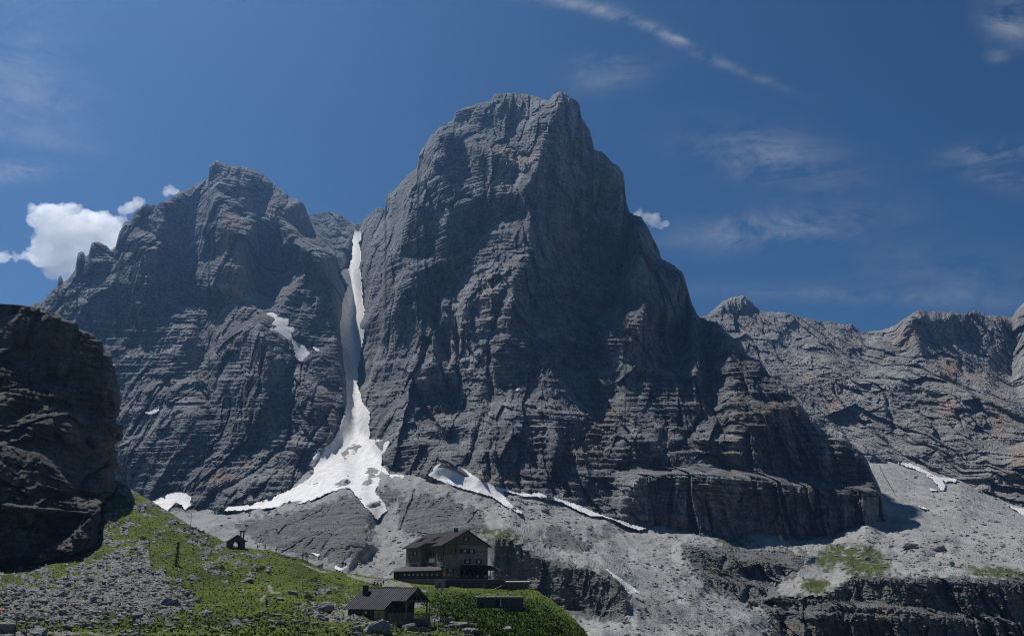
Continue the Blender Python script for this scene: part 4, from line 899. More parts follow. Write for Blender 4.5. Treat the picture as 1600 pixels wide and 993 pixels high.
# ================================================================== BOULDERS
M_boulder = (lambda n: n.finish(n.mix(n.rng(n.noise(n.coords(), .8, 5, .7), .42, .62), n.ramp(n.noise(n.coords(), 2.2, 6, .75), [(.38, (.12, .117, .11)), (.5, (.27, .265, .25)), (.62, (.44, .435, .42))]), (.26, .25, .22)), .93,
             n.bump(n.noise(n.coords(), 2.0, 8, .8), 1.0, .35), .12))(NT('limestone_boulder'))
def boulder_mesh(seed, sub=3, flat=.7):
    r = random.Random(seed); bm = bmesh.new(); bmesh.ops.create_icosphere(bm, subdivisions=sub, radius=1)
    planes = []
    for _ in range(11):
        a = r.uniform(0, 6.283); z = r.uniform(-.5, 1); q = math.sqrt(1 - z * z); planes.append((Vector((q * math.cos(a), q * math.sin(a), z)), r.uniform(.52, .85)))
    sx, sy, sz = r.uniform(.9, 1.3), r.uniform(.75, 1.0), r.uniform(flat * .75, flat * 1.1)
    co = np.array([v.co[:] for v in bm.verts])
    nz = fbm(co[:, 0] * 1.5 + seed, co[:, 1] * 1.5, co[:, 2] * 1.5, 4, .55)
    for v, k in zip(bm.verts, nz):
        p = v.co.copy()
        for n, d in planes:
            t = p.dot(n)
            if t > d: p -= n * (t - d)
        p *= 1 + .22 * float(k); v.co = (p.x * sx, p.y * sy, p.z * sz)
    me = bpy.data.meshes.new('boulder'); bm.to_mesh(me); bm.free(); me.materials.append(M_boulder); return me
BM = [boulder_mesh(s) for s in range(12)]
rb = random.Random(11)
def put_boulder(px, py, wpx, label, group=None, k=None):
    g = on_hill(px, py)
    if g is None: return None
    s = wpx * g.y / 1434 / 2 / 1.05
    o = bpy.data.objects.new('boulder', BM[rb.randrange(12) if k is None else k]); COL.objects.link(o)
    o.location = g + Vector((0, 0, s * rb.uniform(.05, .3))); o.rotation_euler = (rb.uniform(-.3, .3), rb.uniform(-.3, .3), rb.uniform(0, 6.28)); o.scale = (s, s, s * rb.uniform(.85, 1.15))
    tag(o, label, 'boulder', group); return o
for a in [(8, 986, 44, 'big pale boulder in the bottom left corner beside the young conifer'), (58, 992, 40, 'low pale boulder on the bottom edge right of the young conifer'),
          (262, 944, 30, 'largest dark sided boulder at the lower right end of the talus'), (243, 948, 20, 'dark boulder left of the largest one at the talus end'), (256, 960, 26, 'flat pale slab below the largest dark sided talus boulder'),
          (214, 962, 20, 'angular boulder on the lower rim of the talus above the flat meadow'), (181, 872, 12, 'lone dark boulder high on the talus under the cliff shadow'),
          (300, 905, 13, 'block with bright top on the grass below the thin larch'), (388, 907, 18, 'dark fronted boulder in the meadow below the gravel path end'), (372, 976, 26, 'broad boulder in the meadow above the bottom left path'),
          (436, 962, 16, 'white boulder left of the long stone field in the meadow'), (458, 927, 18, 'grey pointed boulder on the bright green hump left of the cabin'), (503, 966, 24, 'long rounded boulder at the start of the gravel patch left of the cabin'),
          (512, 953, 34, 'low outcrop with a pale crest at the upper left of the cabin'), (586, 984, 42, 'large knobbly boulder below the cabin doors'), (572, 978, 24, 'pale boulder leaning on the knobbly one below the cabin'), (604, 988, 24, 'small pale boulder right of the knobbly one below the cabin'),
          (722, 978, 34, 'big dark tilted boulder right of the cabin fence on the bottom slope'), (704, 972, 18, 'pale upright stone right beside the fence end'), (738, 988, 26, 'rounded boulder below the big tilted one right of the cabin'), (792, 984, 17, 'single white boulder on the lush slope under the stone store'),
          (826, 985, 9, 'small white stone on the lush slope near its right edge'), (640, 983, 26, 'jagged rock under the picket fence'), (664, 988, 24, 'second jagged rock under the picket fence, nearer the right end'),
          (930, 0, 0, None)]:
    if a[3]: put_boulder(*a)
ZONES = [  # polygon, count, size range px, group, label
 ([(0,915),(110,900),(170,870),(215,868),(262,890),(300,912),(335,928),(330,948),(262,972),(150,985),(0,985)], 95, (5, 20), 'boulders of the talus below the left cliff', 'grey angular boulder on the talus below the left cliff'),
 ([(415,930),(480,930),(520,955),(480,985),(360,985),(330,975),(400,950)], 55, (5, 15), 'white boulders in the meadow left of the cabin', 'white boulder among the many in the meadow left of the cabin'),
 ([(300,870),(420,870),(470,900),(420,925),(330,930),(290,905)], 22, (3, 8), 'stones on the grass slope below the chapel', 'small pale stone on the grass slope below the chapel'),
 ([(470,885),(540,905),(560,925),(500,940),(430,915)], 18, (4, 10), 'stones on the grass behind the cabin', 'pale stone on the grass behind the cabin'),
 ([(560,972),(740,975),(760,993),(550,993)], 34, (6, 16), 'rocks below the cabin and its fence', 'broken rock on the bottom slope below the cabin and its fence'),
 ([(745,925),(800,925),(800,935),(745,935)], 14, (5, 11), 'rubble on top of the stone store', 'piece of pale rubble on top of the stone store'),
 ([(262,808),(300,822),(345,845),(350,850),(330,845),(290,832),(262,815)], 26, (5, 11), 'boulders along the dark ridge behind the mast', 'rough boulder on the ridge between the cliff and the chapel'),
 ([(384,856),(440,866),(500,888),(495,893),(430,876),(384,862)], 22, (3, 8), 'stones along the ridge path right of the chapel', 'stone along the ridge path right of the chapel'),
 ([(0,975),(90,985),(90,993),(0,993)], 6, (6, 14), 'stones by the bottom left edge of the meadow', 'half buried stone by the bottom left edge of the meadow'),
]
for poly, cnt, (s0, s1), grp, lab in ZONES:
    xs = [p[0] for p in poly]; ys = [p[1] for p in poly]; c = 0; t = 0
    while c < cnt and t < 5000:
        t += 1; x, y = rb.uniform(min(xs), max(xs)), rb.uniform(min(ys), max(ys))
        if not bool(poly_mask(poly, x, y)): continue
        c += 1; put_boulder(x, y, s0 + (s1 - s0) * rb.random() ** 2.2, lab, grp)

# small stones nobody could count: one mesh, on the near hill
def stone_scatter(name, places, mat, base_meshes, seed):
    """places: list of (Vector, size)"""
    r = random.Random(seed); AV, AT = [], []; off = 0
    prot = []
    for m in base_meshes:
        v = np.array([q.co[:] for q in m.vertices]); f = np.array([p.vertices[:] for p in m.polygons if len(p.vertices) == 3]); prot.append((v, f))
    for p, s in places:
        v, f = prot[r.randrange(len(prot))]; a = r.uniform(0, 6.28); ca, sa = math.cos(a), math.sin(a)
        q = v * (s * r.uniform(.8, 1.2), s * r.uniform(.8, 1.2), s * r.uniform(.7, 1.2)); q = np.stack([q[:, 0] * ca - q[:, 1] * sa, q[:, 0] * sa + q[:, 1] * ca, q[:, 2]], 1) + np.array(p)
        AV.append(q); AT.append(f + off); off += len(v)
    ob = mesh_big(name, np.concatenate(AV), np.concatenate(AT), mat, smooth=False); tag(ob, kind='stuff'); return ob
LOW = [boulder_mesh(s, 1) for s in range(40, 46)]
pl = []
rs_ = random.Random(5); scr_v = lambda x, y: float(sample(SCREEFG, x, y))
while len(pl) < 5200:
    x, y = rs_.uniform(-20, 860), rs_.uniform(760, 1000)
    s = scr_v(x, y)
    clump = float(noise3(x / 16, y / 9, 3.1)) * .5 + .5
    pr = .95 * s + .05 + (.5 if clump > .62 and not (640 < x < 850) else 0)
    if rs_.random() > pr: continue
    g = on_hill(x, y)
    if g is None: continue
    sz = (.10 + .62 * rs_.random() ** 4) * (1.2 if s > .5 else .9); pl.append((g, sz))
stone_scatter('loose_stones', pl, M_boulder, LOW, 1)

# blocks on the scree and slabs far behind
from mathutils.bvhtree import BVHTree
def obj_bvh(o):
    me = o.data; co = np.empty(len(me.vertices) * 3); me.vertices.foreach_get('co', co); lp = np.empty(len(me.loops), int); me.loops.foreach_get('vertex_index', lp)
    return BVHTree.FromPolygons(co.reshape(-1, 3).tolist(), lp.reshape(-1, 4).tolist())
SCREE_BVH = obj_bvh(scree)
def on_scree(px, py):
    d = Vector(unproj(px, py, 1.0)).normalized(); return SCREE_BVH.ray_cast(Vector((0, 0, 0)), d)[0]
pl = []
blocky = spots_map([(830,790,70,30,0,1),(900,825,60,14,20,.7),(1060,900,70,80,60,.8),(1440,870,140,30,10,1.0),(1540,850,90,20,0,1.0),(640,850,30,40,0,.8),(590,880,40,20,0,.6),(1250,850,120,16,0,.7),(1350,860,50,40,0,.5),(1100,960,80,50,0,1.0),(820,850,60,14,0,.6),(430,800,60,12,0,.5),(1500,790,120,30,15,.25),(1000,960,60,50,0,.8)])
while len(pl) < 6500:
    x, y = rs_.uniform(240, 1680), rs_.uniform(735, 1050); b = float(sample(blocky, x, y)) + .06
    if rs_.random() > b * (.4 + float(noise3(x / 20, y / 10, 8.)) ): continue
    g = on_scree(x, y)
    if g is None: continue
    pl.append((g, (.5 + 2.3 * rs_.random() ** 4) * g.y / 800))
stone_scatter('scree_blocks', pl, M_boulder, LOW, 2)
def far_block(px, py, wpx, hpx, label):
    g = on_scree(px, py); 
    if g is None: return
    s = wpx * g.y / 1434 / 2; o = bpy.data.objects.new('boulder', boulder_mesh(int(px), 4, 1.0)); COL.objects.link(o); o.location = g + Vector((0, 0, hpx * g.y / 1434 * .35)); o.scale = (s, s, hpx * g.y / 1434 / 1.5); tag(o, label, 'boulder')
far_block(926, 793, 11, 14, 'left of the two upright boulders on the snow under the tower')
far_block(941, 795, 14, 18, 'right and taller of the two upright boulders on the snow under the tower')
far_block(852, 799, 17, 9, 'broad block on the scree under the tower snow tongue')
far_block(773, 762, 8, 6, 'small dark rock sticking out of the snow tongue')
far_block(344, 794, 12, 7, 'dark rock beside the snow on the left valley scree')
far_block(1219, 846, 9, 12, 'pale pointed boulder at the foot of the lowest cliff band')
far_block(1356, 875, 8, 8, 'pale boulder on the grassy mound')
far_block(1465, 860, 36, 14, 'long dark block lying right of the grassy mound')
far_block(1420, 855, 24, 10, 'dark ledge block just right of the grassy mound')
far_block(1488, 885, 8, 10, 'pale standing block on the plateau edge right of the mound')

# ================================================================== GRASS AND SHRUBS
M_grass = (lambda n: n.finish(n.ramp(n.noise(n.coords(), .35, 5, .7), [(.38, (.03, .052, .008)), (.5, (.085, .13, .02)), (.62, (.16, .20, .04))]), .9, None, .1))(NT('grass_blades'))
def grass_tufts(count, seed):
    r = np.random.RandomState(seed); P = []; S = []
    rr = random.Random(seed)
    while len(P) < count:
        x = rr.uniform(-10, 925); y = rr.uniform(800, 1000); lush = float(sample(LUSH, x, y))
        if scr_v(x, y) > .4 or float(sample(PATHFG, x, y)) > .3: continue
        if rr.random() > .35 + .65 * lush: continue
        g = on_hill(x, y)
        if g is None: continue
        P.append(g[:]); S.append((.16 + .22 * rr.random()) * (.8 + .35 * lush))
    P = np.array(P); S = np.array(S); n = len(P); nb = 4
    ang = r.uniform(0, 6.28, (n, nb)); lean = r.uniform(.2, .9, (n, nb)); h = S[:, None] * r.uniform(.7, 1.3, (n, nb))
    c, s = np.cos(ang), np.sin(ang); w = h * .45
    base = P[:, None, :] + np.stack([c * h * .3, s * h * .3, 0 * h - .05], -1)
    a = base + np.stack([-s * w, c * w, 0 * w], -1); b = base + np.stack([s * w, -c * w, 0 * w], -1); t = base + np.stack([c * lean * h, s * lean * h, h], -1)
    V = np.stack([a, b, t], 2).reshape(-1, 3); T = np.arange(len(V)).reshape(-1, 3)
    ob = mesh_big('grass', V, T, M_grass, smooth=False); tag(ob, kind='stuff')
grass_tufts(15000, 4)
M_needle = (lambda n: n.finish(n.ramp(n.noise(n.coords(), 3, 4, .7), [(.4, (.016, .030, .012)), (.6, (.05, .075, .028))]), .9, None, .1))(NT('conifer_needles'))
def conifer(name, loc, h, wid, label, seed, dens=1.0, group=None, cat='conifer'):
    r = random.Random(seed); o = bpy.data.objects.new(name, None); COL.objects.link(o); o.location = loc; tag(o, label, cat, group)
    q = MB(); q.cyl((0, 0, -.4), (r.uniform(-.02, .02) * h, 0, h), .022 * h + .03, .01, 7)
    lv = MB(); br = MB(); nl = int(22 * dens)
    for i in range(nl):
        z = h * (.06 + .92 * i / nl); rad = wid * (1 - (z / h)) ** .75 * r.uniform(.5, 1.15) + .03 * h
        for k in range(5):
            a = r.uniform(0, 6.28); e = Vector((math.cos(a) * rad, math.sin(a) * rad, z - rad * r.uniform(.05, .4))); s = Vector((0, 0, z))
            if r.random() < .5: q.cyl(s, e, .012 * h ** .5, .004, 4)
            for m in range(int(7 * dens) + 2):
                t = r.uniform(.25, 1.05); p = s.lerp(e, t); l = .055 * h ** .75 * r.uniform(.6, 1.4); d1 = Vector((r.uniform(-1, 1), r.uniform(-1, 1), r.uniform(-.7, .4))).normalized() * l; d2 = Vector((r.uniform(-1, 1), r.uniform(-1, 1), r.uniform(-.3, .3))).normalized() * l * .6
                lv.add([p - d2 * .5, p + d2 * .5, p + d1], [(0, 1, 2)])
    q.build('trunk', M_bark, o); lv.build('crown', M_needle, o); return o
conifer('larch_tree', on_hill(275, 884), 6.6, 1.0, 'thin dark larch standing alone on the grass slope', 1, 1.6, cat='tree')
conifer('conifer_sapling', on_hill(20, 1006), 4.0, 1.0, 'young sparse conifer in the bottom left corner', 2, .7, cat='tree')
conifer('conifer_sapling', on_hill(217, 994), 2.5, .75, 'bare looking conifer sapling on the bottom edge below the talus', 3, .5, cat='tree')
conifer('dwarf_conifer', on_hill(473, 876), 2.9, 1.1, 'small bushy conifer on the ridge line, left of a pair', 4, 1.2, cat='tree')
conifer('dwarf_conifer', on_hill(478, 877), 3.3, 1.0, 'small bushy conifer on the ridge line, right and taller of a pair', 5, 1.2, cat='tree')
def on_cliff(px, py):
    b = bpy.context.evaluated_depsgraph_get()
    d = Vector(unproj(px, py, 1.0)).normalized(); return CLIFF_BVH.ray_cast(Vector((0, 0, 0)), d)[0]
CLIFF_BVH = obj_bvh(cliff)
conifer('spruce_tree', on_cliff(7, 602), 7.0, 1.8, 'small green tree on the left cliff ledge', 6, 1.5, cat='tree')
def shrub(loc, w, h, label, seed, group=None):
    r = random.Random(seed); o = bpy.data.objects.new('dwarf_pine_shrub', None); COL.objects.link(o); o.location = loc; tag(o, label, 'shrub', group)
    lv = MB(); st = MB()
    for i in range(420):
        a = r.uniform(0, 6.28); e = math.acos(r.uniform(0, 1)); rr_ = r.uniform(.55, 1.05) * (1 + .25 * math.sin(3 * a + seed)); p = Vector((w * rr_ * math.sin(e) * math.cos(a), w * rr_ * math.sin(e) * math.sin(a), h * rr_ * math.cos(e)))
        l = .22; d1 = Vector((r.uniform(-1, 1), r.uniform(-1, 1), r.uniform(.1, 1))).normalized() * l; d2 = Vector((r.uniform(-1, 1), r.uniform(-1, 1), r.uniform(-.3, .3))).normalized() * l * .7
        lv.add([p - d2 * .5, p + d2 * .5, p + d1], [(0, 1, 2)])
        if i % 30 == 0: st.cyl((0, 0, -.2), p * .9, .05, .015, 4)
    st.build('stem', M_bark, o); lv.build('foliage', M_needle, o)
for i, (x, y, w_, h_, lb) in enumerate([(400,893,1.7,1.3,'dark dwarf pine shrub at the lower end of the gravel path'),(410,889,1.3,1.0,'dark shrub just right of the one by the gravel path end'),(489,908,1.6,1.1,'round dark shrub left of the path to the refuge'),(345,888,1.1,.9,'low dark shrub beside the gravel path below the mast'),
     (500,887,1.1,1.1,'dark shrub on the ridge line right of the pair of conifers'),(224,842,1.2,.9,'small dark shrub high on the grass slope near the cliff shadow'),(482,934,1.1,1.0,'dark shrub among stones left of the cabin roof')]):
    g = on_hill(x, y)
    if g: shrub(g, w_, h_, lb, 20 + i)

# ================================================================== PEOPLE
M_skin = simple_mat('skin', (.50, .33, .25), .08, 5, .6, 0)
def cloth(c): return simple_mat('cloth_%02x%02x%02x' % tuple(int(v * 255) for v in c), c, .12, 8, .85, 0)
CL = {k: cloth(v) for k, v in dict(red=(.5,.03,.03), white=(.75,.74,.72), blue=(.04,.09,.30), black=(.02,.02,.022), grey=(.2,.2,.2), teal=(.03,.30,.34), pink=(.55,.06,.22), green=(.05,.22,.07), khaki=(.24,.19,.12), yellow=(.6,.42,.05)).items()}
HAIR = cloth((.05, .035, .02))
def skin_chain(name, verts, edges, radii, mat, parent, root=0):
    me = bpy.data.meshes.new(name); me.from_pydata(verts, edges, []); ob = bpy.data.objects.new(name, me); COL.objects.link(ob)
    md = ob.modifiers.new('s', 'SKIN'); md.use_smooth_shade = True
    for i, r_ in enumerate(radii): me.skin_vertices[0].data[i].radius = (r_, r_)
    me.skin_vertices[0].data[root].use_root = True
    ob.modifiers.new('u', 'SUBSURF').levels = 1
    dg = bpy.context.evaluated_depsgraph_get(); ev = ob.evaluated_get(dg); nm = bpy.data.meshes.new_from_object(ev)
    ob.modifiers.clear(); ob.data = nm; nm.materials.clear(); nm.materials.append(mat); ob.parent = parent; bpy.data.meshes.remove(me)
    for p in nm.polygons: p.use_smooth = True
    return ob
def person(loc, rz, label, top='red', legs='black', pose='stand', group=None, scale=1.0, lean=0.0):
    o = bpy.data.objects.new('person', None); COL.objects.link(o); o.location = loc; o.rotation_euler = (0, 0, rz); o.scale = (scale,) * 3; tag(o, label, 'person', group)
    sit = pose == 'sit'; hz = .48 if sit else .93
    hipL, hipR = (-.1, 0, hz), (.1, 0, hz)
    if sit: kL, kR, aL, aR = (-.12, -.44, .5), (.12, -.44, .5), (-.12, -.46, .09), (.12, -.42, .09)
    elif pose == 'walk': kL, kR, aL, aR = (-.1, -.16, .5), (.1, .04, .49), (-.1, -.22, .09), (.1, .34, .14)
    else: kL, kR, aL, aR = (-.11, -.02, .49), (.11, 0, .49), (-.12, .02, .08), (.12, .02, .08)
    fL, fR = (aL[0], aL[1] - .17, aL[2] - .05), (aR[0], aR[1] - .17, aR[2] - .05)
    ly = -lean
    sp = (0, ly * .5, hz + .28); ch = (0, ly, hz + .48); nk = (0, ly, hz + .60); hd = (0, ly - .02, hz + .70); ht = (0, ly - .01, hz + .81)
    sL, sR = (-.19, ly, hz + .52), (.19, ly, hz + .52)
    if sit: eL, eR, wL, wR = (-.25, ly - .12, hz + .27), (.25, ly - .12, hz + .27), (-.16, ly - .36, hz + .26), (.16, ly - .36, hz + .26)
    elif pose == 'walk': eL, eR, wL, wR = (-.25, ly + .1, hz + .24), (.25, ly - .08, hz + .24), (-.26, ly - .02, hz + .02), (.24, ly - .28, hz + .08)
    else: eL, eR, wL, wR = (-.26, ly + .03, hz + .24), (.26, ly + .03, hz + .24), (-.27, ly - .03, hz), (.27, ly - .06, hz + .02)
    hL, hR = tuple(Vector(wL) + (Vector(wL) - Vector(eL)).normalized() * .09), tuple(Vector(wR) + (Vector(wR) - Vector(eR)).normalized() * .09)
    V = [(0, 0, hz), sp, ch, nk, hd, ht, sL, eL, wL, hL, sR, eR, wR, hR, hipL, kL, aL, fL, hipR, kR, aR, fR]
    E = [(0,1),(1,2),(2,3),(3,4),(4,5),(2,6),(6,7),(7,8),(8,9),(2,10),(10,11),(11,12),(12,13),(0,14),(14,15),(15,16),(16,17),(0,18),(18,19),(19,20),(20,21)]
    R = [.13,.12,.14,.055,.10,.075,.06,.042,.03,.035,.06,.042,.03,.035,.085,.06,.04,.04,.085,.06,.04,.04]
    skin_chain('body', V, E, R, M_skin, o)
    skin_chain('jacket', [(0, 0, hz + .02), sp, ch, (0, ly, hz + .56), sL, eL, wL, sR, eR, wR], [(0,1),(1,2),(2,3),(2,4),(4,5),(5,6),(2,7),(7,8),(8,9)], [.155,.145,.165,.085,.08,.06,.045,.08,.06,.045], CL[top], o)
    skin_chain('trousers', [(0, 0, hz + .03), hipL, kL, aL, hipR, kR, aR], [(0,1),(1,2),(2,3),(0,4),(4,5),(5,6)], [.145,.105,.08,.06,.105,.08,.06], CL[legs], o)
    skin_chain('hair', [(0, ly + .03, hz + .72), (0, ly + .02, hz + .83)], [(0,1)], [.095,.088], HAIR, o)
    return o
def face(px): return math.radians(px)
P_RIDGE = 'hikers on the grassy ridge path'
for (x, y, rz, top, legs, pose, lab) in [
    (416, 950, 20, 'blue', 'black', 'walk', 'hiker in a blue top walking on the meadow among white boulders'),
    (402, 858, 90, 'black', 'grey', 'walk', 'dark clothed hiker on the ridge just right of the chapel'),
    (414, 859, 80, 'grey', 'black', 'stand', 'second dark hiker on the ridge right of the chapel'),
    (503, 887, 60, 'black', 'black', 'stand', 'dark hiker standing on the ridge path right of the shrubs'),
    (431, 864, 60, 'black', 'khaki', 'walk', 'hiker half hidden behind the ridge stones'),
    (585, 914, 10, 'black', 'blue', 'sit', 'leftmost person sitting by the path behind the cabin chimney'),
    (590, 914, -20, 'grey', 'black', 'sit', 'person in grey sitting second from left behind the cabin roof'),
    (595, 915, 0, 'black', 'black', 'sit', 'person in black sitting third from left behind the cabin roof'),
    (599, 914, 30, 'khaki', 'black', 'stand', 'standing person in khaki right of the sitting group behind the cabin'),
    (683, 921, 40, 'red', 'black', 'stand', 'person in red standing left of the low stone annex'),
    (691, 922, -60, 'black', 'grey', 'sit', 'person in black sitting at the foot of the low stone annex')]:
    g = on_hill(x, y)
    if g is None: continue
    if pose == 'sit':
        q = MB(); q.box(-.35, .35, -.12, .3, -.5, .42); st_ = q.build('stone_block', M_boulder); st_.location = g; st_.rotation_euler = (0, 0, math.radians(rz)); tag(st_, 'low block of stone under the ' + ('sitter in ' + top if x > 600 else 'person in %s, %s' % (top, 'left of the sitting group' if x < 588 else 'middle of the sitting group' if x < 593 else 'right of the sitting group')), 'stone block')
    person(g, math.radians(rz), lab, top, legs, pose)

# terrace furniture and guests
def trestle(loc, rz, lab):
    o = empty('picnic_table', loc, rz, lab, 'table', 'picnic tables on the terrace')
    q = MB(); [q.box(-1.1, 1.1, -.36 + i * .185, -.2 + i * .185, .70, .75) for i in range(4)]; q.build('tabletop', M_timber_mid, o)
    for s_ in (-1, 1):
        q = MB(); q.beam((s_ * .8, -.35, 0), (s_ * .8, .2, .7), .07); q.beam((s_ * .8, .35, 0), (s_ * .8, -.2, .7), .07); q.build('leg', M_timber_mid, o)
        q = MB(); q.box(-1.1, 1.1, s_ * .75 - .13, s_ * .75 + .13, .42, .46); q.build('bench', M_timber_mid, o)
TZ = HZ + .06
tabs = [(-17.6, 282.6), (-14.4, 282.4), (-11.0, 283.0), (-7.6, 283.2), (-4.0, 284.0), (-8.6, 287.2), (-3.8, 288.0)]
tl = ['leftmost picnic table on the terrace', 'second picnic table from the left along the terrace rail', 'third picnic table from the left along the terrace rail', 'fourth picnic table from the left along the terrace rail', 'picnic table at the right front corner of the terrace', 'back picnic table in front of the veranda posts', 'back right picnic table near the veranda end']
for (x, y), l in zip(tabs, tl): trestle((x, y, TZ), random.Random(int(x * 10)).uniform(-.15, .15), l)
gs = [(0, -.6, -.75, 180, 'red', 'sit', 'guest in red sitting at the leftmost terrace table, nearer the camera'), (0, .5, .75, 0, 'white', 'sit', 'guest in white behind the leftmost terrace table'),
      (1, -.5, .75, 0, 'red', 'sit', 'guest in red behind the second terrace table'), (1, .6, -.75, 180, 'grey', 'sit', 'guest in grey with back to the camera at the second terrace table'),
      (2, -.3, .75, 0, 'black', 'sit', 'guest in black behind the third terrace table'), (2, .5, .75, 0, 'white', 'sit', 'guest in white behind the third terrace table'),
      (3, -.5, .75, 0, 'white', 'sit', 'guest in white behind the fourth terrace table'), (3, .5, -.75, 180, 'teal', 'sit', 'guest in teal with back to the camera at the fourth terrace table'),
      (4, -.5, .75, 0, 'black', 'sit', 'guest in black behind the right front terrace table'), (4, .5, .75, 0, 'pink', 'sit', 'guest in pink behind the right front terrace table'),
      (5, .2, -.75, 180, 'green', 'sit', 'guest in green at the back terrace table'), (6, .0, .75, 0, 'blue', 'sit', 'guest in blue behind the back right terrace table'), (6, -.5, -.75, 180, 'khaki', 'sit', 'guest in khaki with back to the camera at the back right table')]
for t_, dx, dy, rz, top, pose, lab in gs:
    x, y = tabs[t_]; person((x + dx, y + dy, TZ), math.radians(rz), lab, top, 'black' if top != 'black' else 'grey', pose)
person((-19.4, 283.2, TZ), .3, 'guest in yellow standing at the left end of the terrace', 'yellow', 'blue', 'stand')
person((-13.0, 284.4, TZ), 1.2, 'guest in bright red standing behind the terrace tables', 'red', 'black', 'stand')
person((-1.6, 285.4, TZ), 2.2, 'guest in pink standing at the right end of the terrace', 'pink', 'black', 'stand')
# orange umbrella folded on the terrace
uo = empty('parasol', (-20.6, 282.6, TZ), 0, 'small closed orange parasol at the left end of the terrace', 'parasol')
q = MB(); q.cyl((0, 0, 0), (0, 0, 2.3), .03, n=6); q.build('pole', M_darkmetal, uo)
q = MB(); q.cyl((0, 0, 1.0), (0, 0, 1.5), .26, .3, 9); q.cyl((0, 0, 1.5), (0, 0, 2.25), .3, .03, 9); q.build('canopy', M_orange, uo)
# timber and planks thrown on the store roof
pk = on_hill(760, 932)
q = MB(); q.beam((-1.5, 0, .3), (2.2, 1.0, 1.9), .35, .12); q.beam((-2.2, .6, .2), (1.4, .2, .9), .3, .12); q.beam((-.4, -.5, .15), (2.8, .3, .5), .3, .1)
po_ = q.build('plank_pile', M_timber_lt); po_.location = (-5.0, 262, (on_hill(752, 925) or Vector((0, 262, 0))).z); tag(po_, 'tilted pale planks piled above the stone store', 'planks')

# ================================================================== CUMULUS
def cumulus(name, lobes, D, label, seed):
    r = random.Random(seed); bm = bmesh.new()
    for (x, y, rp) in lobes:
        c = Vector(unproj(x, y, D)); rad = rp * D / 1386 * 1.02
        m = Matrix.Translation(c + Vector((0, r.uniform(-.3, .3) * rad, 0))) @ Matrix.Scale(rad, 4)
        bmesh.ops.create_icosphere(bm, subdivisions=4 if rp > 8 else 3, radius=1, matrix=m)
    me = bpy.data.meshes.new(name); bm.to_mesh(me); bm.free()
    co = np.empty(len(me.vertices) * 3); me.vertices.foreach_get('co', co); co = co.reshape(-1, 3); no = np.empty(len(me.vertices) * 3); me.vertices.foreach_get('normal', no); no = no.reshape(-1, 3)
    k = D / 1386
    def remesh(me, vox):
        t = bpy.data.objects.new('tmp', me); COL.objects.link(t); rm = t.modifiers.new('r', 'REMESH'); rm.mode = 'VOXEL'; rm.voxel_size = vox * k
        m2 = bpy.data.meshes.new_from_object(t.evaluated_get(bpy.context.evaluated_depsgraph_get())); bpy.data.objects.remove(t); bpy.data.meshes.remove(me); return m2
    me = remesh(me, 1.3)
    co = np.empty(len(me.vertices) * 3); me.vertices.foreach_get('co', co); co = co.reshape(-1, 3); no = np.empty(len(me.vertices) * 3); me.vertex_normals.foreach_get('vector', no); no = no.reshape(-1, 3)
    d = fbm(co[:, 0] / (26 * k), co[:, 1] / (26 * k), co[:, 2] / (20 * k), 5, .62)
    co = co + no * (d * 11 * k)[:, None]; me.vertices.foreach_set('co', co.reshape(-1)); me.update()
    me = remesh(me, .9); me.name = name
    me.materials.clear(); me.materials.append(M_cloud)
    o = bpy.data.objects.new(name, me); COL.objects.link(o); tag(o, label, 'cloud'); return o
def cloud_mat():
    n = NT('cloud'); v = n.n('VolumePrincipled', {'Color': (.998, .998, .998, 1), 'Density': .008, 'Anisotropy': .5}); n.t.links.new(v.outputs[0], n.out.inputs['Volume']); return n.m
M_cloud = cloud_mat()
cumulus('cumulus_cloud', [(78,345,26),(100,352,30),(130,350,28),(160,352,24),(85,380,34),(120,385,42),(155,380,34),(182,360,20),(95,410,28),(130,415,28),(160,405,26),(60,330,14),(68,395,22),(110,335,20),(195,350,12),(110,435,20),(90,425,18)], 5200, 'bright white cumulus cloud rising behind the left shoulder of the mountains', 1)
cumulus('cloud_shred', [(8,398,10),(22,400,9),(38,402,8),(50,408,7),(-8,396,10)], 5200, 'small white cloud shred at the left edge', 2)
cumulus('cloud_puff', [(264,299,7),(272,300,6),(213,318,8),(205,322,7),(190,328,5)], 5200, 'little white puff above the left shoulder', 3)
cumulus('cloud_puff', [(1010,338,10),(1022,346,12),(1034,352,8),(1000,332,8)], 5200, 'small white cloud right of the tall tower', 4)

HAZE = True
EXPO = -0.1
# ================================================================== LIGHT, SKY, AIR
SUN_DIR = Vector((-.38, .42, .82)).normalized()
elev = math.asin(SUN_DIR.z); azim = math.atan2(SUN_DIR.x, SUN_DIR.y)      # clockwise from +Y
sl = bpy.data.lights.new('sun', 'SUN'); sl.energy = 5.0; sl.angle = math.radians(.53); sl.color = (1, .968, .925)
so = bpy.data.objects.new('sun', sl); COL.objects.link(so); so.rotation_euler = (-SUN_DIR).to_track_quat('-Z', 'Y').to_euler(); so.location = (0, 0, 500)
w = bpy.data.worlds.new('World'); scene.world = w; w.use_nodes = True; wt = w.node_tree; wt.nodes.clear()
class WN(NT):
    def __init__(s, t): s.t = t
wn = WN(wt)
sky = wn.n('TexSky', sky_type='NISHITA', sun_disc=False, sun_elevation=elev, sun_rotation=azim, altitude=2200, air_density=1.0, dust_density=.9, ozone_density=3.2)
tc = wn.n('TexCoord'); dirv = tc.outputs['Generated']
def dot(v, c):
    nd = wn.n('VectorMath', operation='DOT_PRODUCT'); wt.links.new(v, nd.inputs[0]); nd.inputs[1].default_value = tuple(c); return nd.outputs['Value']
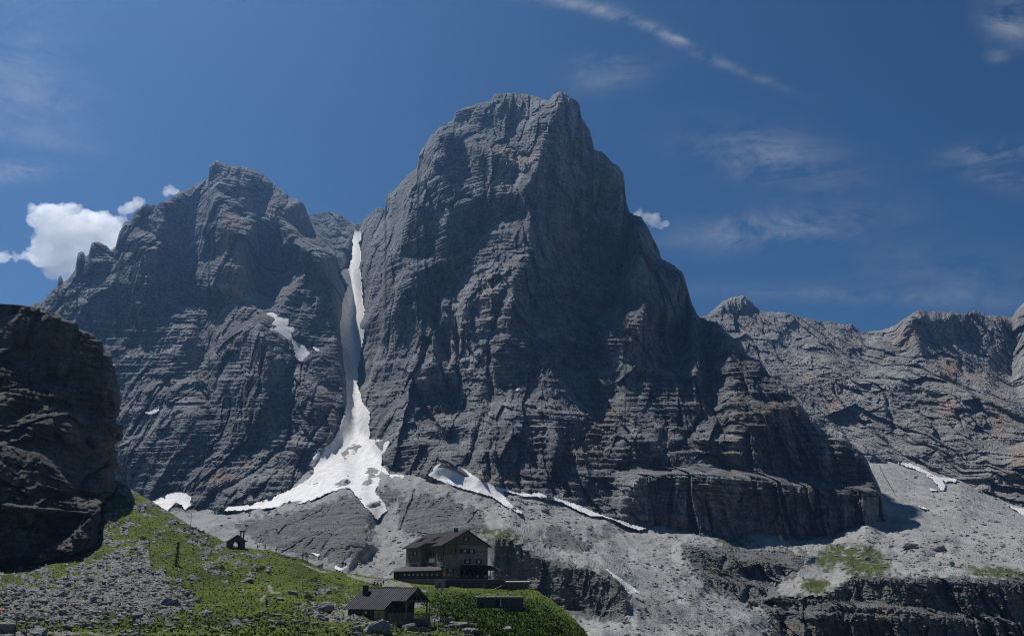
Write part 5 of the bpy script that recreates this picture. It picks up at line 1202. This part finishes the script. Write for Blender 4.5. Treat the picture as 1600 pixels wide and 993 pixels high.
def sky_patch(px, py, rx, ry, ang, s):
    c = Vector(unproj(px, py, 1.0)).normalized(); e = 3.0; a = math.radians(ang)
    ax = (Vector(unproj(px + e * math.cos(a), py + e * math.sin(a), 1.0)).normalized() - c).normalized()
    bx = c.cross(ax).normalized()
    u = wn.math('DIVIDE', dot(dirv, ax), rx / F); v = wn.math('DIVIDE', dot(dirv, bx), ry / F)
    ca, cb = c.dot(ax), c.dot(bx)
    u = wn.math('SUBTRACT', u, ca * F / rx); v = wn.math('SUBTRACT', v, cb * F / ry)
    r = wn.math('ADD', wn.math('MULTIPLY', u, u), wn.math('MULTIPLY', v, v))
    g = wn.math('MULTIPLY', wn.math('POWER', math.e, wn.math('MULTIPLY', r, -1.0)), s)
    front = wn.math('GREATER_THAN', dot(dirv, c), 0.3)
    return wn.math('MULTIPLY', g, front)
PATCH = [(890,4,70,8,8,.42),(960,24,60,8,16,.4),(1025,48,50,7,26,.4),(1068,64,22,4,20,.6),(1140,103,80,7,22,.3),(950,110,60,28,-5,.28),(1200,245,100,34,12,.46),(1210,355,130,26,-6,.46),
         (1580,35,34,22,30,.5),(1558,88,12,8,0,.4),(1540,240,60,14,-8,.55),(1590,285,50,14,10,.4),(1300,460,220,12,2,.22),(1480,430,120,40,5,.16),(20,140,90,44,20,.26),(20,210,90,14,10,.22),(10,268,60,12,0,.55),(30,60,60,60,0,.12)]
tot = None
for p in PATCH:
    q = sky_patch(*p); tot = q if tot is None else wn.math('ADD', tot, q)
mpn = wn.n('Mapping', {'Vector': dirv, 'Scale': (3.0, 3.0, 9.0), 'Rotation': (0, math.radians(-14), 0)})
n1 = wn.noise(mpn.outputs[0], 3.2, 8, .66, 1.1); n2 = wn.noise(dirv, 38, 6, .7, .4)
wisp = wn.rng(wn.math('ADD', wn.math('MULTIPLY', n1, .7), wn.math('MULTIPLY', n2, .3)), .40, .62)
cl = wn.math('MULTIPLY', tot, wisp, True)
hsv = wn.n('HueSaturation', {'Color': sky.outputs[0], 'Saturation': 1.27, 'Value': 1.0})
skycol = wn.mix(cl, hsv.outputs[0], (9.0, 9.3, 9.8))
bg = wn.n('Background', {'Color': skycol, 'Strength': .05})
wo = wt.nodes.new('ShaderNodeOutputWorld'); wt.links.new(bg.outputs[0], wo.inputs[0])

# air between the camera and the peaks
def build_haze(dens, aniso, color):
    bm = bmesh.new(); bmesh.ops.create_cube(bm, size=1)
    x0, x1, y0, y1, z0, z1 = -4600, 4600, -4600, 4600, -330, 1400
    for v in bm.verts: v.co = ((x0 + x1) / 2 + v.co.x * (x1 - x0), (y0 + y1) / 2 + v.co.y * (y1 - y0), (z0 + z1) / 2 + v.co.z * (z1 - z0))
    me = bpy.data.meshes.new('haze'); bm.to_mesh(me); bm.free()
    m = NT('haze_air'); pv = m.n('VolumePrincipled', {'Density': dens, 'Anisotropy': aniso, 'Color': (*color, 1)}); m.t.links.new(pv.outputs[0], m.out.inputs['Volume'])
    me.materials.append(m.m); o = bpy.data.objects.new('haze', me); COL.objects.link(o); tag(o, kind='stuff')
if HAZE: build_haze(.000055, .65, (.28, .54, 1.0))
scene.cycles.volume_bounces = 8; scene.cycles.max_bounces = 9; scene.cycles.diffuse_bounces = 1; scene.cycles.transparent_max_bounces = 16
scene.cycles.use_denoising = True; scene.cycles.denoising_prefilter = 'NONE'; scene.cycles.denoising_input_passes = 'RGB_ALBEDO_NORMAL'; scene.cycles.filter_width = 1.15
scene.cycles.use_adaptive_sampling = False; scene.cycles.adaptive_threshold = .02
vs = scene.view_settings; vs.view_transform = 'Standard'; vs.look = 'None'; vs.gamma = 1; vs.use_curve_mapping = False; vs.exposure = EXPO
